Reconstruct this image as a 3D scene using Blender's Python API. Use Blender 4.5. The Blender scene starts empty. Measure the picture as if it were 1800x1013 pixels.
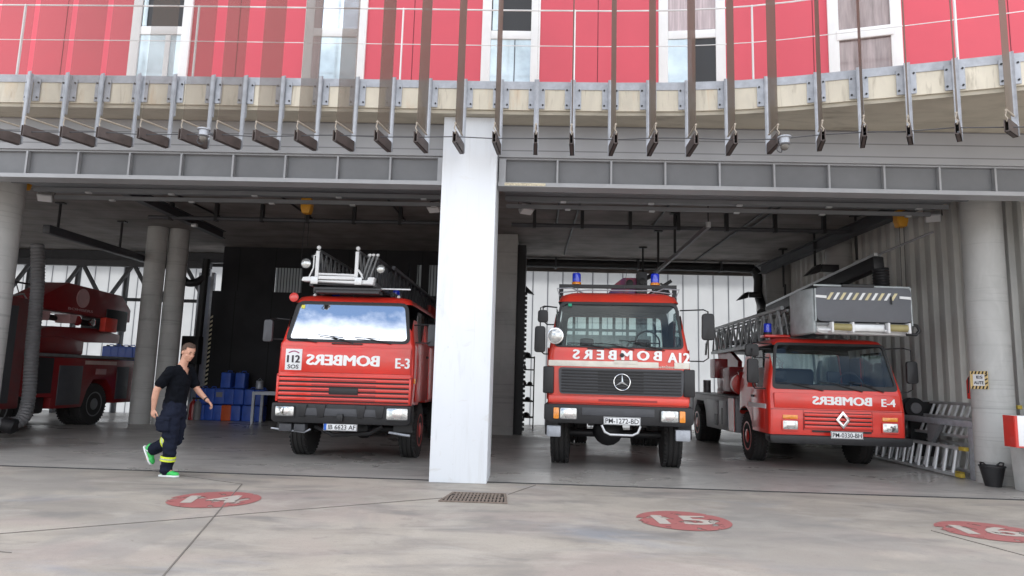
import bpy, bmesh, math, random
from mathutils import Vector, Matrix, Euler, noise
random.seed(7)
R = math.radians
scene = bpy.context.scene
col = scene.collection

# ---------------------------------------------------------------- camera
cam_d = bpy.data.cameras.new("camera"); cam = bpy.data.objects.new("camera", cam_d); col.objects.link(cam)
scene.camera = cam
cam_d.sensor_width = 36; cam_d.lens = 23.6; cam_d.clip_start = .05; cam_d.clip_end = 2000
CP = Vector((0, 0, 1.42))
_yaw, _roll, _pitch = R(1.8), R(1.6), math.atan(158/1180)
_f0 = Vector((-math.sin(_yaw), math.cos(_yaw), 0)); _r0 = Vector((math.cos(_yaw), math.sin(_yaw), 0)); _z = Vector((0, 0, 1))
FW = math.cos(_pitch)*_f0 + math.sin(_pitch)*_z
_u0 = -math.sin(_pitch)*_f0 + math.cos(_pitch)*_z
RT = math.cos(_roll)*_r0 + math.sin(_roll)*_u0
UP = -math.sin(_roll)*_r0 + math.cos(_roll)*_u0
mw = Matrix((RT, UP, -FW)).transposed().to_4x4(); mw.translation = CP
cam.matrix_world = mw

# ---------------------------------------------------------------- world and sun
SUN_EL, SUN_AZ = 52, 20          # the sun stands behind the station
SKY_STRENGTH, SUN_STRENGTH, EXPOSURE = .13, 2.4, 1.3
w = bpy.data.worlds.new("World"); scene.world = w; w.use_nodes = True
nt = w.node_tree; nt.nodes.clear()
out = nt.nodes.new('ShaderNodeOutputWorld'); bg = nt.nodes.new('ShaderNodeBackground')
sky = nt.nodes.new('ShaderNodeTexSky'); sky.sky_type = 'NISHITA'; sky.sun_disc = False
sky.sun_elevation = R(SUN_EL); sky.sun_rotation = R(SUN_AZ); sky.dust_density = 2.0
tc = nt.nodes.new('ShaderNodeTexCoord'); mp = nt.nodes.new('ShaderNodeMapping'); mp.inputs['Scale'].default_value = (1, 1, 1.7)
mp.inputs['Location'].default_value = (1.3, 4.2, 2.4)
ns = nt.nodes.new('ShaderNodeTexNoise'); ns.inputs['Scale'].default_value = 3.6; ns.inputs['Detail'].default_value = 8; ns.inputs['Roughness'].default_value = .55
cr = nt.nodes.new('ShaderNodeValToRGB'); cr.color_ramp.elements[0].position = .36; cr.color_ramp.elements[1].position = .52
n2 = nt.nodes.new('ShaderNodeTexNoise'); n2.inputs['Scale'].default_value = 7; n2.inputs['Detail'].default_value = 5
c2 = nt.nodes.new('ShaderNodeValToRGB'); c2.color_ramp.elements[0].position = .35; c2.color_ramp.elements[1].position = .65
c2.color_ramp.elements[0].color = (4.6, 4.8, 5.2, 1); c2.color_ramp.elements[1].color = (11, 11, 11, 1)
mx = nt.nodes.new('ShaderNodeMix'); mx.data_type = 'RGBA'
L = nt.links.new
L(tc.outputs['Generated'], mp.inputs['Vector']); L(mp.outputs[0], ns.inputs['Vector']); L(mp.outputs[0], n2.inputs['Vector'])
L(ns.outputs['Fac'], cr.inputs[0]); L(n2.outputs['Fac'], c2.inputs[0])
L(cr.outputs[0], mx.inputs['Factor']); L(sky.outputs[0], mx.inputs['A']); L(c2.outputs[0], mx.inputs['B'])
L(mx.outputs['Result'], bg.inputs['Color']); bg.inputs['Strength'].default_value = SKY_STRENGTH
L(bg.outputs[0], out.inputs[0])
sd = bpy.data.lights.new("sun", 'SUN'); sd.energy = SUN_STRENGTH; sd.angle = R(8); sd.color = (1, .96, .9)
so = bpy.data.objects.new("sun", sd); col.objects.link(so)
_a, _e = R(SUN_AZ), R(SUN_EL)
sdir = Vector((math.sin(_a)*math.cos(_e), math.cos(_a)*math.cos(_e), math.sin(_e)))
so.rotation_euler = sdir.to_track_quat('Z', 'Y').to_euler(); so.location = (0, 30, 30)
scene.view_settings.view_transform = 'Standard'; scene.view_settings.look = 'None'
scene.view_settings.gamma = 1; scene.view_settings.exposure = EXPOSURE
scene.render.resolution_x, scene.render.resolution_y = 1024, 576
if hasattr(scene, 'cycles'):
    scene.cycles.max_bounces = 10; scene.cycles.transparent_max_bounces = 24; scene.cycles.diffuse_bounces = 5

# ---------------------------------------------------------------- materials
MATS = {}
def mat(name, color, rough=.6, metal=0, var=.15, scale=6, bump=0, coat=0, dark=None, stretch=(1, 1, 1), spec=.5, bscale=None):
    if name in MATS: return MATS[name]
    m = bpy.data.materials.new(name); m.use_nodes = True; MATS[name] = m
    t = m.node_tree; p = t.nodes['Principled BSDF']
    p.inputs['Roughness'].default_value = rough; p.inputs['Metallic'].default_value = metal
    p.inputs['Specular IOR Level'].default_value = spec
    if coat: p.inputs['Coat Weight'].default_value = coat; p.inputs['Coat Roughness'].default_value = .06
    c = (*color, 1)
    if var or bump:
        tx = t.nodes.new('ShaderNodeTexCoord'); mpp = t.nodes.new('ShaderNodeMapping'); mpp.inputs['Scale'].default_value = stretch
        n = t.nodes.new('ShaderNodeTexNoise'); n.inputs['Scale'].default_value = scale; n.inputs['Detail'].default_value = 7; n.inputs['Roughness'].default_value = .62
        t.links.new(tx.outputs['Object'], mpp.inputs[0]); t.links.new(mpp.outputs[0], n.inputs['Vector'])
        r = t.nodes.new('ShaderNodeValToRGB'); r.color_ramp.elements[0].position = .3; r.color_ramp.elements[1].position = .7
        d = dark or tuple(x*(1-var) for x in color)
        u = tuple(min(1, x*(1+var*.6)) for x in color)
        r.color_ramp.elements[0].color = (*d, 1); r.color_ramp.elements[1].color = (*u, 1)
        t.links.new(n.outputs['Fac'], r.inputs[0]); t.links.new(r.outputs[0], p.inputs['Base Color'])
        mr = t.nodes.new('ShaderNodeMapRange'); mr.inputs['To Min'].default_value = max(.02, rough-.1); mr.inputs['To Max'].default_value = min(1, rough+.12)
        t.links.new(n.outputs['Fac'], mr.inputs['Value']); t.links.new(mr.outputs[0], p.inputs['Roughness'])
        if bump:
            b = t.nodes.new('ShaderNodeBump'); b.inputs['Strength'].default_value = bump; b.inputs['Distance'].default_value = .01
            if bscale:
                nb = t.nodes.new('ShaderNodeTexNoise'); nb.inputs['Scale'].default_value = bscale; nb.inputs['Detail'].default_value = 5
                t.links.new(mpp.outputs[0], nb.inputs['Vector']); t.links.new(nb.outputs['Fac'], b.inputs['Height'])
            else: t.links.new(n.outputs['Fac'], b.inputs['Height'])
            t.links.new(b.outputs[0], p.inputs['Normal'])
    else: p.inputs['Base Color'].default_value = c
    return m

def nodes_of(name):
    m = bpy.data.materials.new(name); m.use_nodes = True; MATS[name] = m
    return m, m.node_tree, m.node_tree.nodes['Principled BSDF']

def layers(name, base, lays, rough=.8, bump=.2, rough_var=.2, spec=.4):
    """base colour, then noise layers: (scale, stretch, lo, hi, colour, strength, offset)"""
    m, t, p = nodes_of(name)
    tx = t.nodes.new('ShaderNodeTexCoord'); prev = None; first = None
    for i, (sc, st, lo, hi, c, k, off) in enumerate(lays):
        mpp = t.nodes.new('ShaderNodeMapping'); mpp.inputs['Scale'].default_value = st; mpp.inputs['Location'].default_value = off
        n = t.nodes.new('ShaderNodeTexNoise'); n.inputs['Scale'].default_value = sc; n.inputs['Detail'].default_value = 9; n.inputs['Roughness'].default_value = .6; n.inputs['Distortion'].default_value = .6
        r = t.nodes.new('ShaderNodeMapRange'); r.inputs['From Min'].default_value = lo; r.inputs['From Max'].default_value = hi; r.inputs['To Max'].default_value = k
        x = t.nodes.new('ShaderNodeMix'); x.data_type = 'RGBA'; x.inputs['B'].default_value = (*c, 1)
        t.links.new(tx.outputs['Object'], mpp.inputs[0]); t.links.new(mpp.outputs[0], n.inputs['Vector'])
        t.links.new(n.outputs['Fac'], r.inputs['Value']); t.links.new(r.outputs[0], x.inputs['Factor'])
        if prev: t.links.new(prev.outputs['Result'], x.inputs['A'])
        else: x.inputs['A'].default_value = (*base, 1)
        prev = x; first = first or n
    t.links.new(prev.outputs['Result'], p.inputs['Base Color'])
    mr = t.nodes.new('ShaderNodeMapRange'); mr.inputs['From Min'].default_value = .3; mr.inputs['From Max'].default_value = .7
    mr.inputs['To Min'].default_value = max(.05, rough-rough_var); mr.inputs['To Max'].default_value = rough
    t.links.new(first.outputs['Fac'], mr.inputs['Value']); t.links.new(mr.outputs[0], p.inputs['Roughness'])
    p.inputs['Specular IOR Level'].default_value = spec
    n = t.nodes.new('ShaderNodeTexNoise'); n.inputs['Scale'].default_value = 60; n.inputs['Detail'].default_value = 6
    b = t.nodes.new('ShaderNodeBump'); b.inputs['Strength'].default_value = bump; b.inputs['Distance'].default_value = .004
    t.links.new(tx.outputs['Object'], n.inputs['Vector']); t.links.new(n.outputs['Fac'], b.inputs['Height']); t.links.new(b.outputs[0], p.inputs['Normal'])
    return m

def glass(name, tint=(.6, .65, .65), refl=.15, rough=.01, gcol=(1, 1, 1), ior=1.5):
    m = bpy.data.materials.new(name); m.use_nodes = True; MATS[name] = m
    t = m.node_tree; t.nodes.clear(); o = t.nodes.new('ShaderNodeOutputMaterial')
    tr = t.nodes.new('ShaderNodeBsdfTransparent'); tr.inputs[0].default_value = (*tint, 1)
    g = t.nodes.new('ShaderNodeBsdfGlossy'); g.inputs['Roughness'].default_value = rough; g.inputs['Color'].default_value = (*gcol, 1)
    fr = t.nodes.new('ShaderNodeFresnel'); fr.inputs[0].default_value = ior
    ad = t.nodes.new('ShaderNodeMath'); ad.operation = 'ADD'; ad.use_clamp = True; ad.inputs[1].default_value = refl
    mi = t.nodes.new('ShaderNodeMixShader')
    t.links.new(fr.outputs[0], ad.inputs[0]); t.links.new(ad.outputs[0], mi.inputs[0])
    t.links.new(tr.outputs[0], mi.inputs[1]); t.links.new(g.outputs[0], mi.inputs[2]); t.links.new(mi.outputs[0], o.inputs[0])
    return m

def stripes(name, ca, cb, axis, pitch, width, rough=.6, trans=0, noise_amt=.1):
    """base colour ca with seams cb every `pitch` along an object axis; trans mixes a translucent shader"""
    m, t, p = nodes_of(name)
    tx = t.nodes.new('ShaderNodeTexCoord'); s = t.nodes.new('ShaderNodeSeparateXYZ'); t.links.new(tx.outputs['Object'], s.inputs[0])
    a = t.nodes.new('ShaderNodeMath'); a.operation = 'PINGPONG'; a.inputs[1].default_value = pitch/2; t.links.new(s.outputs['XYZ'.index(axis)], a.inputs[0])
    l = t.nodes.new('ShaderNodeMapRange'); l.inputs['From Min'].default_value = width*.4; l.inputs['From Max'].default_value = width; t.links.new(a.outputs[0], l.inputs['Value'])
    n = t.nodes.new('ShaderNodeTexNoise'); n.inputs['Scale'].default_value = 1.5; n.inputs['Detail'].default_value = 6; t.links.new(tx.outputs['Object'], n.inputs['Vector'])
    v = t.nodes.new('ShaderNodeMapRange'); v.inputs['From Min'].default_value = .3; v.inputs['From Max'].default_value = .7; v.inputs['To Min'].default_value = 1-noise_amt; t.links.new(n.outputs['Fac'], v.inputs['Value'])
    x = t.nodes.new('ShaderNodeMix'); x.data_type = 'RGBA'; x.inputs['A'].default_value = (*cb, 1); x.inputs['B'].default_value = (*ca, 1); t.links.new(l.outputs[0], x.inputs['Factor'])
    y = t.nodes.new('ShaderNodeMix'); y.data_type = 'RGBA'; y.blend_type = 'MULTIPLY'; y.inputs['Factor'].default_value = 1
    t.links.new(x.outputs['Result'], y.inputs['A']); t.links.new(v.outputs[0], y.inputs['B'])
    t.links.new(y.outputs['Result'], p.inputs['Base Color']); p.inputs['Roughness'].default_value = rough
    if trans:
        o = t.nodes['Material Output']; tl = t.nodes.new('ShaderNodeBsdfTranslucent'); mi = t.nodes.new('ShaderNodeMixShader'); mi.inputs[0].default_value = trans
        t.links.new(y.outputs['Result'], tl.inputs[0]); t.links.new(p.outputs[0], mi.inputs[1]); t.links.new(tl.outputs[0], mi.inputs[2]); t.links.new(mi.outputs[0], o.inputs[0])
    return m

def flat(name, c, rough=.5, metal=0, **k): return mat(name, c, rough, metal, var=0, **k)

M_red = mat('fire_red', (.62, .018, .012), .34, coat=.5, var=.18, scale=2.5, dark=(.42, .035, .025))
M_red2 = mat('fire_red_orange', (.74, .042, .022), .34, coat=.5, var=.1, scale=2.2, dark=(.56, .055, .035))
M_darkred = mat('deep_red', (.30, .008, .010), .4, coat=.4, var=.15)
M_black = mat('black_plastic', (.016, .016, .018), .5, var=.3)
M_rubber = mat('tyre_rubber', (.022, .021, .021), .8, var=.3, scale=14, bump=.3)
M_grey = mat('grey_paint', (.20, .20, .21), .5, var=.15)
M_dkgrey = mat('dark_grey', (.06, .062, .07), .5, var=.2)
M_steel = mat('galvanised_steel', (.40, .42, .46), .45, metal=.35, var=.22, scale=9)
M_alu = mat('aluminium', (.62, .63, .64), .38, metal=.6, var=.15)
M_aludark = mat('weathered_aluminium', (.20, .205, .21), .5, metal=.5, var=.3)
M_white = mat('white_paint', (.78, .79, .8), .45, var=.05, scale=3)
M_text = flat('white_lettering', (.85, .85, .85), .4)
M_chrome = flat('chrome', (.75, .75, .76), .12, 1)
M_yellow = mat('yellow_paint', (.65, .30, .02), .5)
M_blueglass = mat('blue_lens', (.02, .05, .65), .12, coat=.8, var=.3, scale=20)
M_amber = mat('amber_lens', (.85, .28, .02), .2, coat=.8, var=.2, scale=20)
M_lens = mat('lamp_glass', (.55, .56, .55), .12, metal=.6, var=.35, scale=25, coat=.8)
M_rung = mat('pale_rung', (.66, .67, .68), .4, metal=.2, var=.12)
M_glass = glass('cab_glass', (.8, .86, .84), .02)
M_glass_sky = glass('reflective_windscreen', (.25, .28, .3), .72, gcol=(.95, .97, 1))
M_winglass = glass('window_glass', (.35, .38, .4), .5)

# ---------------------------------------------------------------- mesh builder
class MB:
    def __init__(s): s.v = []; s.f = []
    def add(s, v, f, M=None):
        o = len(s.v)
        s.v += [tuple(M @ Vector(p)) if M else tuple(p) for p in v]
        s.f += [tuple(i+o for i in q) for q in f]; return s
    def box(s, x0, x1, y0, y1, z0, z1, M=None):
        v = [(x, y, z) for z in (z0, z1) for y in (y0, y1) for x in (x0, x1)]
        return s.add(v, [(0, 2, 3, 1), (4, 5, 7, 6), (0, 1, 5, 4), (2, 6, 7, 3), (0, 4, 6, 2), (1, 3, 7, 5)], M)
    def beam(s, a, b, w, h, up=(0, 0, 1)):
        a, b = Vector(a), Vector(b); d = (b-a); ln = d.length; d.normalize(); u = Vector(up)
        if abs(d.dot(u)) > .98: u = Vector((0, 1, 0))
        r = d.cross(u).normalized(); u = r.cross(d)
        M = Matrix((r, d, u)).transposed().to_4x4(); M.translation = a
        return s.box(-w/2, w/2, 0, ln, -h/2, h/2, M)
    def prism(s, pts, a, b, axis='y', M=None):
        n = len(pts)
        def q(p, t): return {'y': (p[0], t, p[1]), 'z': (p[0], p[1], t), 'x': (t, p[0], p[1])}[axis]
        v = [q(p, a) for p in pts]+[q(p, b) for p in pts]
        f = [tuple(range(n)), tuple(range(2*n-1, n-1, -1))]+[(i, (i+1) % n, n+(i+1) % n, n+i) for i in range(n)]
        return s.add(v, f, M)
    def ring(s, po, pi, a, b, axis='y', M=None):
        n = len(po)
        def q(p, t): return {'y': (p[0], t, p[1]), 'z': (p[0], p[1], t), 'x': (t, p[0], p[1])}[axis]
        v = [q(p, a) for p in po]+[q(p, a) for p in pi]+[q(p, b) for p in po]+[q(p, b) for p in pi]
        f = []
        for i in range(n):
            j = (i+1) % n
            f += [(i, j, n+j, n+i), (2*n+i, 3*n+i, 3*n+j, 2*n+j), (i, 2*n+i, 2*n+j, j), (n+i, n+j, 3*n+j, 3*n+i)]
        return s.add(v, f, M)
    def tube(s, pts, r, seg=8, cap=True):
        pts = [Vector(p) for p in pts]; n = len(pts); rs = r if isinstance(r, (list, tuple)) else [r]*n
        v = []; ref = None
        for i, p in enumerate(pts):
            d = (pts[min(i+1, n-1)]-pts[max(i-1, 0)]).normalized()
            if ref is None: ref = Vector((0, 0, 1)) if abs(d.z) < .9 else Vector((1, 0, 0))
            a = d.cross(ref).normalized(); b = a.cross(d).normalized(); ref = b
            for k in range(seg):
                t = 2*math.pi*k/seg; v.append(p+a*math.cos(t)*rs[i]+b*math.sin(t)*rs[i])
        f = [(i*seg+k, i*seg+(k+1) % seg, (i+1)*seg+(k+1) % seg, (i+1)*seg+k) for i in range(n-1) for k in range(seg)]
        if cap: f += [tuple(range(seg)), tuple(range((n-1)*seg+seg-1, (n-1)*seg-1, -1))]
        return s.add(v, f)
    def lathe(s, prof, o=(0, 0, 0), axis=(0, 0, 1), seg=24, cap=True):
        ax = Vector(axis).normalized(); a = ax.orthogonal().normalized(); b = ax.cross(a); o = Vector(o)
        v = []
        for (r, h) in prof:
            for k in range(seg):
                t = 2*math.pi*k/seg; v.append(o+ax*h+a*math.cos(t)*r+b*math.sin(t)*r)
        n = len(prof)
        f = [(i*seg+k, i*seg+(k+1) % seg, (i+1)*seg+(k+1) % seg, (i+1)*seg+k) for i in range(n-1) for k in range(seg)]
        if cap: f += [tuple(range(seg)), tuple(range((n-1)*seg+seg-1, (n-1)*seg-1, -1))]
        return s.add(v, f)
    def build(s, name, m, parent=None, bevel=0, smooth=True, seg=2, M=None, loc=None, rz=0):
        me = bpy.data.meshes.new(name); me.from_pydata(s.v, [], s.f)
        return finish(me, name, m, parent, bevel, smooth, seg, M, loc, rz)
def finish(me, name, m, parent=None, bevel=0, smooth=True, seg=2, M=None, loc=None, rz=0, recalc=True):
    bm = bmesh.new(); bm.from_mesh(me)
    if M: bmesh.ops.transform(bm, matrix=M, verts=bm.verts)
    if recalc: bmesh.ops.recalc_face_normals(bm, faces=bm.faces)
    if bevel:
        es = [e for e in bm.edges if len(e.link_faces) == 2 and e.calc_face_angle(0) > R(35)]
        bmesh.ops.bevel(bm, geom=es, offset=bevel, segments=seg, affect='EDGES', clamp_overlap=True, profile=.5)
    bm.to_mesh(me); bm.free()
    me.materials.clear(); me.materials.append(m)
    if smooth: me.shade_smooth(); me.set_sharp_from_angle(angle=R(38))
    o = bpy.data.objects.new(name, me); col.objects.link(o)
    if parent: o.parent = parent
    if loc: o.location = loc
    if rz: o.rotation_euler.z = rz
    return o
def box(name, m, parent, x0, x1, y0, y1, z0, z1, bevel=0, M=None, **k):
    return MB().box(x0, x1, y0, y1, z0, z1, M).build(name, m, parent, bevel, **k)
def tag(o, label=None, cat=None, group=None, kind=None):
    if label: o['label'] = label
    if cat: o['category'] = cat
    if group: o['group'] = group
    if kind: o['kind'] = kind
    return o
def empty(name, loc=(0, 0, 0), rz=0, label=None, cat=None, group=None):
    o = bpy.data.objects.new(name, None); o.empty_display_size = .2; col.objects.link(o)
    o.location = loc; o.rotation_euler.z = rz
    return tag(o, label, cat, group)
def kids(o): return [c for c in bpy.data.objects if c.parent == o]
def copy_tree(o, parent=None):
    ch = kids(o); c = o.copy(); col.objects.link(c); c.parent = parent
    for k in ch: copy_tree(k, c)
    return c
def rrect(hb, ht, z0, z1, r, n=4, cx=0):
    """rounded trapezoid outline, bottom half width hb, top ht"""
    cs = [(cx+hb, z0), (cx+ht, z1), (cx-ht, z1), (cx-hb, z0)]; pts = []
    for i, c in enumerate(cs):
        p, q = Vector(cs[i-1]), Vector(cs[(i+1) % 4]); c = Vector(c)
        a = c+(p-c).normalized()*r; b = c+(q-c).normalized()*r
        for k in range(n+1):
            t = k/n; pts.append(tuple((1-t)**2*a+2*t*(1-t)*c+t*t*b))
    return pts
def boolean(me_a, cutters):
    """mesh A minus each cutter mesh, solved once, returned as a mesh"""
    a = bpy.data.objects.new('tmp', me_a); col.objects.link(a); tmp = []
    for c in cutters:
        me = bpy.data.meshes.new('c'); me.from_pydata(c.v, [], c.f)
        bm = bmesh.new(); bm.from_mesh(me); bmesh.ops.recalc_face_normals(bm, faces=bm.faces); bm.to_mesh(me); bm.free()
        o = bpy.data.objects.new('tmpc', me); col.objects.link(o); tmp.append(o)
        md = a.modifiers.new('b', 'BOOLEAN'); md.operation = 'DIFFERENCE'; md.solver = 'EXACT'; md.object = o
    dg = bpy.context.evaluated_depsgraph_get(); dg.update()
    res = bpy.data.meshes.new_from_object(a.evaluated_get(dg))
    for o in tmp+[a]: bpy.data.objects.remove(o, do_unlink=True)
    return res
def text(name, s, m, parent, loc, w, h, rx=90, rz=0, mirror=False, depth=.003, bold=.02, cat=None, ry=0):
    cu = bpy.data.curves.new(name, 'FONT'); cu.body = s; cu.size = 1; cu.offset = 0 if bold > .025 else min(bold, .015); cu.align_x = 'CENTER'; cu.align_y = 'CENTER'; cu.resolution_u = 3
    o = bpy.data.objects.new(name, cu); col.objects.link(o)
    dg = bpy.context.evaluated_depsgraph_get(); dg.update()
    me = bpy.data.meshes.new_from_object(o.evaluated_get(dg)); bpy.data.objects.remove(o, do_unlink=True)
    xs = [v.co.x for v in me.vertices]; ys = [v.co.y for v in me.vertices]
    cx, cy = (min(xs)+max(xs))/2, (min(ys)+max(ys))/2; sx, sy = w/(max(xs)-min(xs)), h/(max(ys)-min(ys))
    for v in me.vertices: v.co = ((v.co.x-cx)*sx*(-1 if mirror else 1), (v.co.y-cy)*sy, 0)
    bm = bmesh.new(); bm.from_mesh(me)
    bmesh.ops.remove_doubles(bm, verts=bm.verts, dist=1e-5)
    r = bmesh.ops.extrude_face_region(bm, geom=bm.faces[:])
    bmesh.ops.translate(bm, vec=(0, 0, depth), verts=[g for g in r['geom'] if isinstance(g, bmesh.types.BMVert)])
    if bold > .025:      # heavier strokes: shifted copies, each a hair higher
        g0 = bm.verts[:]+bm.edges[:]+bm.faces[:]; k = bold*1.7*h
        for j, (dx, dy) in enumerate(((-k, 0), (k, 0), (-k*.5, k*.35), (k*.5, -k*.35))):
            d = bmesh.ops.duplicate(bm, geom=g0); bmesh.ops.translate(bm, vec=(dx, dy, .0004*(j+1)), verts=[g for g in d['geom'] if isinstance(g, bmesh.types.BMVert)])
    bmesh.ops.recalc_face_normals(bm, faces=bm.faces); bm.to_mesh(me); bm.free()
    me.materials.clear(); me.materials.append(m)
    o = bpy.data.objects.new(name, me); col.objects.link(o); o.parent = parent; o.location = loc; o.rotation_euler = (R(rx), R(ry), R(rz))
    return o
# ================================================================ SETTING
M_ground = layers('yard_concrete', (.40, .362, .315), [
    (.35, (1, 1.6, 1), .42, .60, (.24, .22, .20), .8, (3, 1, 0)),
    (.9, (.5, 1.8, 1), .50, .62, (.17, .165, .165), .65, (7, 2, 0)),
    (.5, (1, 1.4, 1), .50, .62, (.42, .35, .32), .5, (0, 9, 0)),
    (.45, (.6, 1.6, 1), .57, .68, (.24, .27, .32), .5, (12, 5, 0)),
    (1.7, (.8, 1.2, 1), .48, .66, (.50, .46, .41), .45, (1, 0, 0)),
    (6, (.8, 1, 1), .58, .72, (.22, .20, .185), .45, (5, 5, 0)), (.22, (1.6, 1, 1), .56, .60, (.28, .265, .25), .5, (2, 8, 0)), (120, (1, 1, 1), .5, .7, (.24, .22, .20), .45, (0, 0, 0)), (9, (1, 1, 1), .70, .78, (.12, .11, .10), .4, (3, 3, 0)),
    (45, (1, 1, 1), .52, .75, (.22, .2, .19), .35, (0, 0, 0))], rough=.8, bump=.35, rough_var=.3)
M_floor = layers('garage_floor', (.43, .41, .385), [
    (.5, (1, 1.3, 1), .42, .62, (.31, .30, .29), .8, (2, 2, 0)),
    (1.6, (.35, 1.2, 1), .5, .66, (.52, .50, .47), .7, (6, 1, 0)),
    (2.6, (.6, 1, 1), .56, .68, (.16, .155, .15), .6, (0, 4, 0)),
    (40, (1, 1, 1), .5, .75, (.13, .13, .13), .4, (0, 0, 0))], rough=.5, bump=.2, rough_var=.3, spec=.6)
def sheet(name, m, x0, x1, y0, y1, z, n=1):
    mb = MB(); mb.add([(x0, y0, z), (x1, y0, z), (x1, y1, z), (x0, y1, z)], [(0, 1, 2, 3)])
    return tag(mb.build(name, m, smooth=False), kind='structure')
sheet('ground', M_ground, -300, 300, -200, 500, 0)
tag(MB().add([(-22, 9.46, .004), (9.2, 9.38, .004), (8.6, 21, .004), (-22, 21, .004)], [(0, 1, 2, 3)]).build('garage_floor', M_floor, smooth=False), kind='structure')
# door rail slot across the yard
M_slot = mat('slot_dark', (.045, .045, .045), .6)
mb = MB(); mb.beam((-22, 9.5, .005), (9.5, 9.36, .005), .035, .012)
tag(mb.build('floor_door_track', M_slot), 'dark steel door track slot running across the concrete floor at the garage threshold', 'door track')
mb = MB()
mb.beam((-3.6, 8.6, .003), (-2.1, 3.4, .003), .012, .007)
mb.beam((-8, 3.3, .003), (-1.0, 8.1, .003), .010, .007)
mb.beam((-.24, 8.5, .003), (.1, 9.3, .003), .007, .007)
mb.beam((4.1, 7.2, .003), (5.2, 3.2, .003), .007, .007)
mb.beam((-3.9, 5.2, .003), (-9, 6.1, .003), .006, .007); mb.beam((-5.2, 9.4, .004), (-3.6, 8.6, .004), .006, .007)
tag(mb.build('ground_joints', mat('joint_dirt', (.17, .155, .14), .9)), kind='structure')

# ---- painted bay numbers (worn)
def worn(name, c, thr):
    m, t, p = nodes_of(name); p.inputs['Base Color'].default_value = (*c, 1); p.inputs['Roughness'].default_value = .6
    o = t.nodes['Material Output']; tx = t.nodes.new('ShaderNodeTexCoord'); n = t.nodes.new('ShaderNodeTexNoise'); n.inputs['Scale'].default_value = 5; n.inputs['Detail'].default_value = 8
    r = t.nodes.new('ShaderNodeMapRange'); r.inputs['From Min'].default_value = thr; r.inputs['From Max'].default_value = thr+.06
    tr = t.nodes.new('ShaderNodeBsdfTransparent'); mi = t.nodes.new('ShaderNodeMixShader')
    t.links.new(tx.outputs['Object'], n.inputs['Vector']); t.links.new(n.outputs['Fac'], r.inputs['Value']); t.links.new(r.outputs[0], mi.inputs[0])
    t.links.new(p.outputs[0], mi.inputs[1]); t.links.new(tr.outputs[0], mi.inputs[2]); t.links.new(mi.outputs[0], o.inputs[0]); return m
M_cred = worn('worn_red_floor_paint', (.36, .125, .12), .545); M_cnum = worn('worn_number_paint', (.46, .42, .38), .60)
def bay_mark(x, y, n, lab, rz):
    t = empty('bay_number_marking', (x, y, 0), R(rz), lab, 'floor marking', 'round red bay numbers painted on the yard')
    MB().add([(.485*math.cos(a*math.pi/24), .485*math.sin(a*math.pi/24), .005) for a in range(48)], [tuple(range(48))]).build('disc', M_cred, t, smooth=False)
    o = text('number', n, M_cnum, t, (0, 0, .0065), .56, .42, rx=0, rz=0, depth=.001, bold=.03)
bay_mark(-3.45, 7.55, '14', 'worn red painted disc with the number 14 on the yard, nearest the walking man', 12)
bay_mark(1.62, 7.28, '15', 'worn red painted disc numbered 15 on the concrete in front of the middle truck', 4)
bay_mark(4.72, 7.26, '16', 'worn red painted disc numbered 16 on the concrete at the right edge', -6)

# ---- drain
t = empty('drain_grate', (-.6, 8.17, 0), R(0), 'rusty rectangular steel drain grate set in the concrete before the white pillar', 'drain grate')
M_rust = mat('rusty_grate', (.21, .165, .135), .8, var=.4, scale=30)
M_pit = flat('pit_black', (.012, .01, .01), .9)
M1 = Matrix.Identity(4)
po = [(-.42, -.3), (.37, -.3), (.33, .33), (-.33, .33)]; pi = [(-.39, -.27), (.34, -.27), (.3, .3), (-.3, .3)]
MB().ring(po, pi, .003, .014, 'z').build('frame', M_rust, t)
MB().prism(pi, .002, .0045, 'z').build('pit', M_pit, t, smooth=False)
mb = MB()
for i in range(17):
    x = -.36+i*.043; mb.box(x, x+.024, -.268, .298, .005, .012) if -.3 < x < .27 else mb.box(x, x+.024, -.268, .1, .005, .012)
for y in (-.12, .06, .2): mb.box(-.31, .29, y, y+.02, .004, .0125)
mb.build('bars', M_rust, t, smooth=False)

# ================================================================ BUILDING
M_conc = layers('column_concrete', (.47, .47, .46), [(1.5, (1, 1, 1), .4, .65, (.37, .37, .36), .6, (0, 0, 0)), (5, (1, 1, .3), .5, .7, (.52, .52, .51), .6, (3, 0, 0)), (3, (.15, .15, 5), .56, .66, (.2, .2, .2), .4, (0, 2, 0))], rough=.75, bump=.3)
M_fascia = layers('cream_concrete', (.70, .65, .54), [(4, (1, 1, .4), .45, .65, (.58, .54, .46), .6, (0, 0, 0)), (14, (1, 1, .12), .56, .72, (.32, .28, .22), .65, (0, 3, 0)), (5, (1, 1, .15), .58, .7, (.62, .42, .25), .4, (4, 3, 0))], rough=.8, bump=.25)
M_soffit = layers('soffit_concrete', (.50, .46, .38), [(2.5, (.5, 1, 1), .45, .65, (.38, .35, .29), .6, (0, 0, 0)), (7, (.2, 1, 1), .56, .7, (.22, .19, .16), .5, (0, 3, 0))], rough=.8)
M_pillar = layers('painted_pillar', (.74, .77, .81), [(5, (3, 3, .12), .54, .68, (.60, .61, .62), .35, (9, 0, 3)), (2.2, (1, 1, 2), .60, .68, (.60, .59, .57), .5, (1, 0, 7)), (30, (1, 1, .6), .69, .72, (.35, .34, .33), .5, (9, 0, 5)),(1.2, (1, 1, .3), .45, .65, (.68, .71, .75), .6, (0, 0, 0)), (6, (1, 1, .25), .6, .75, (.52, .53, .55), .35, (2, 0, 0))], rough=.55, bump=.1)
M_redwall = mat('red_cladding', (.62, .075, .11), .42, var=.06, scale=.8)
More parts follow.
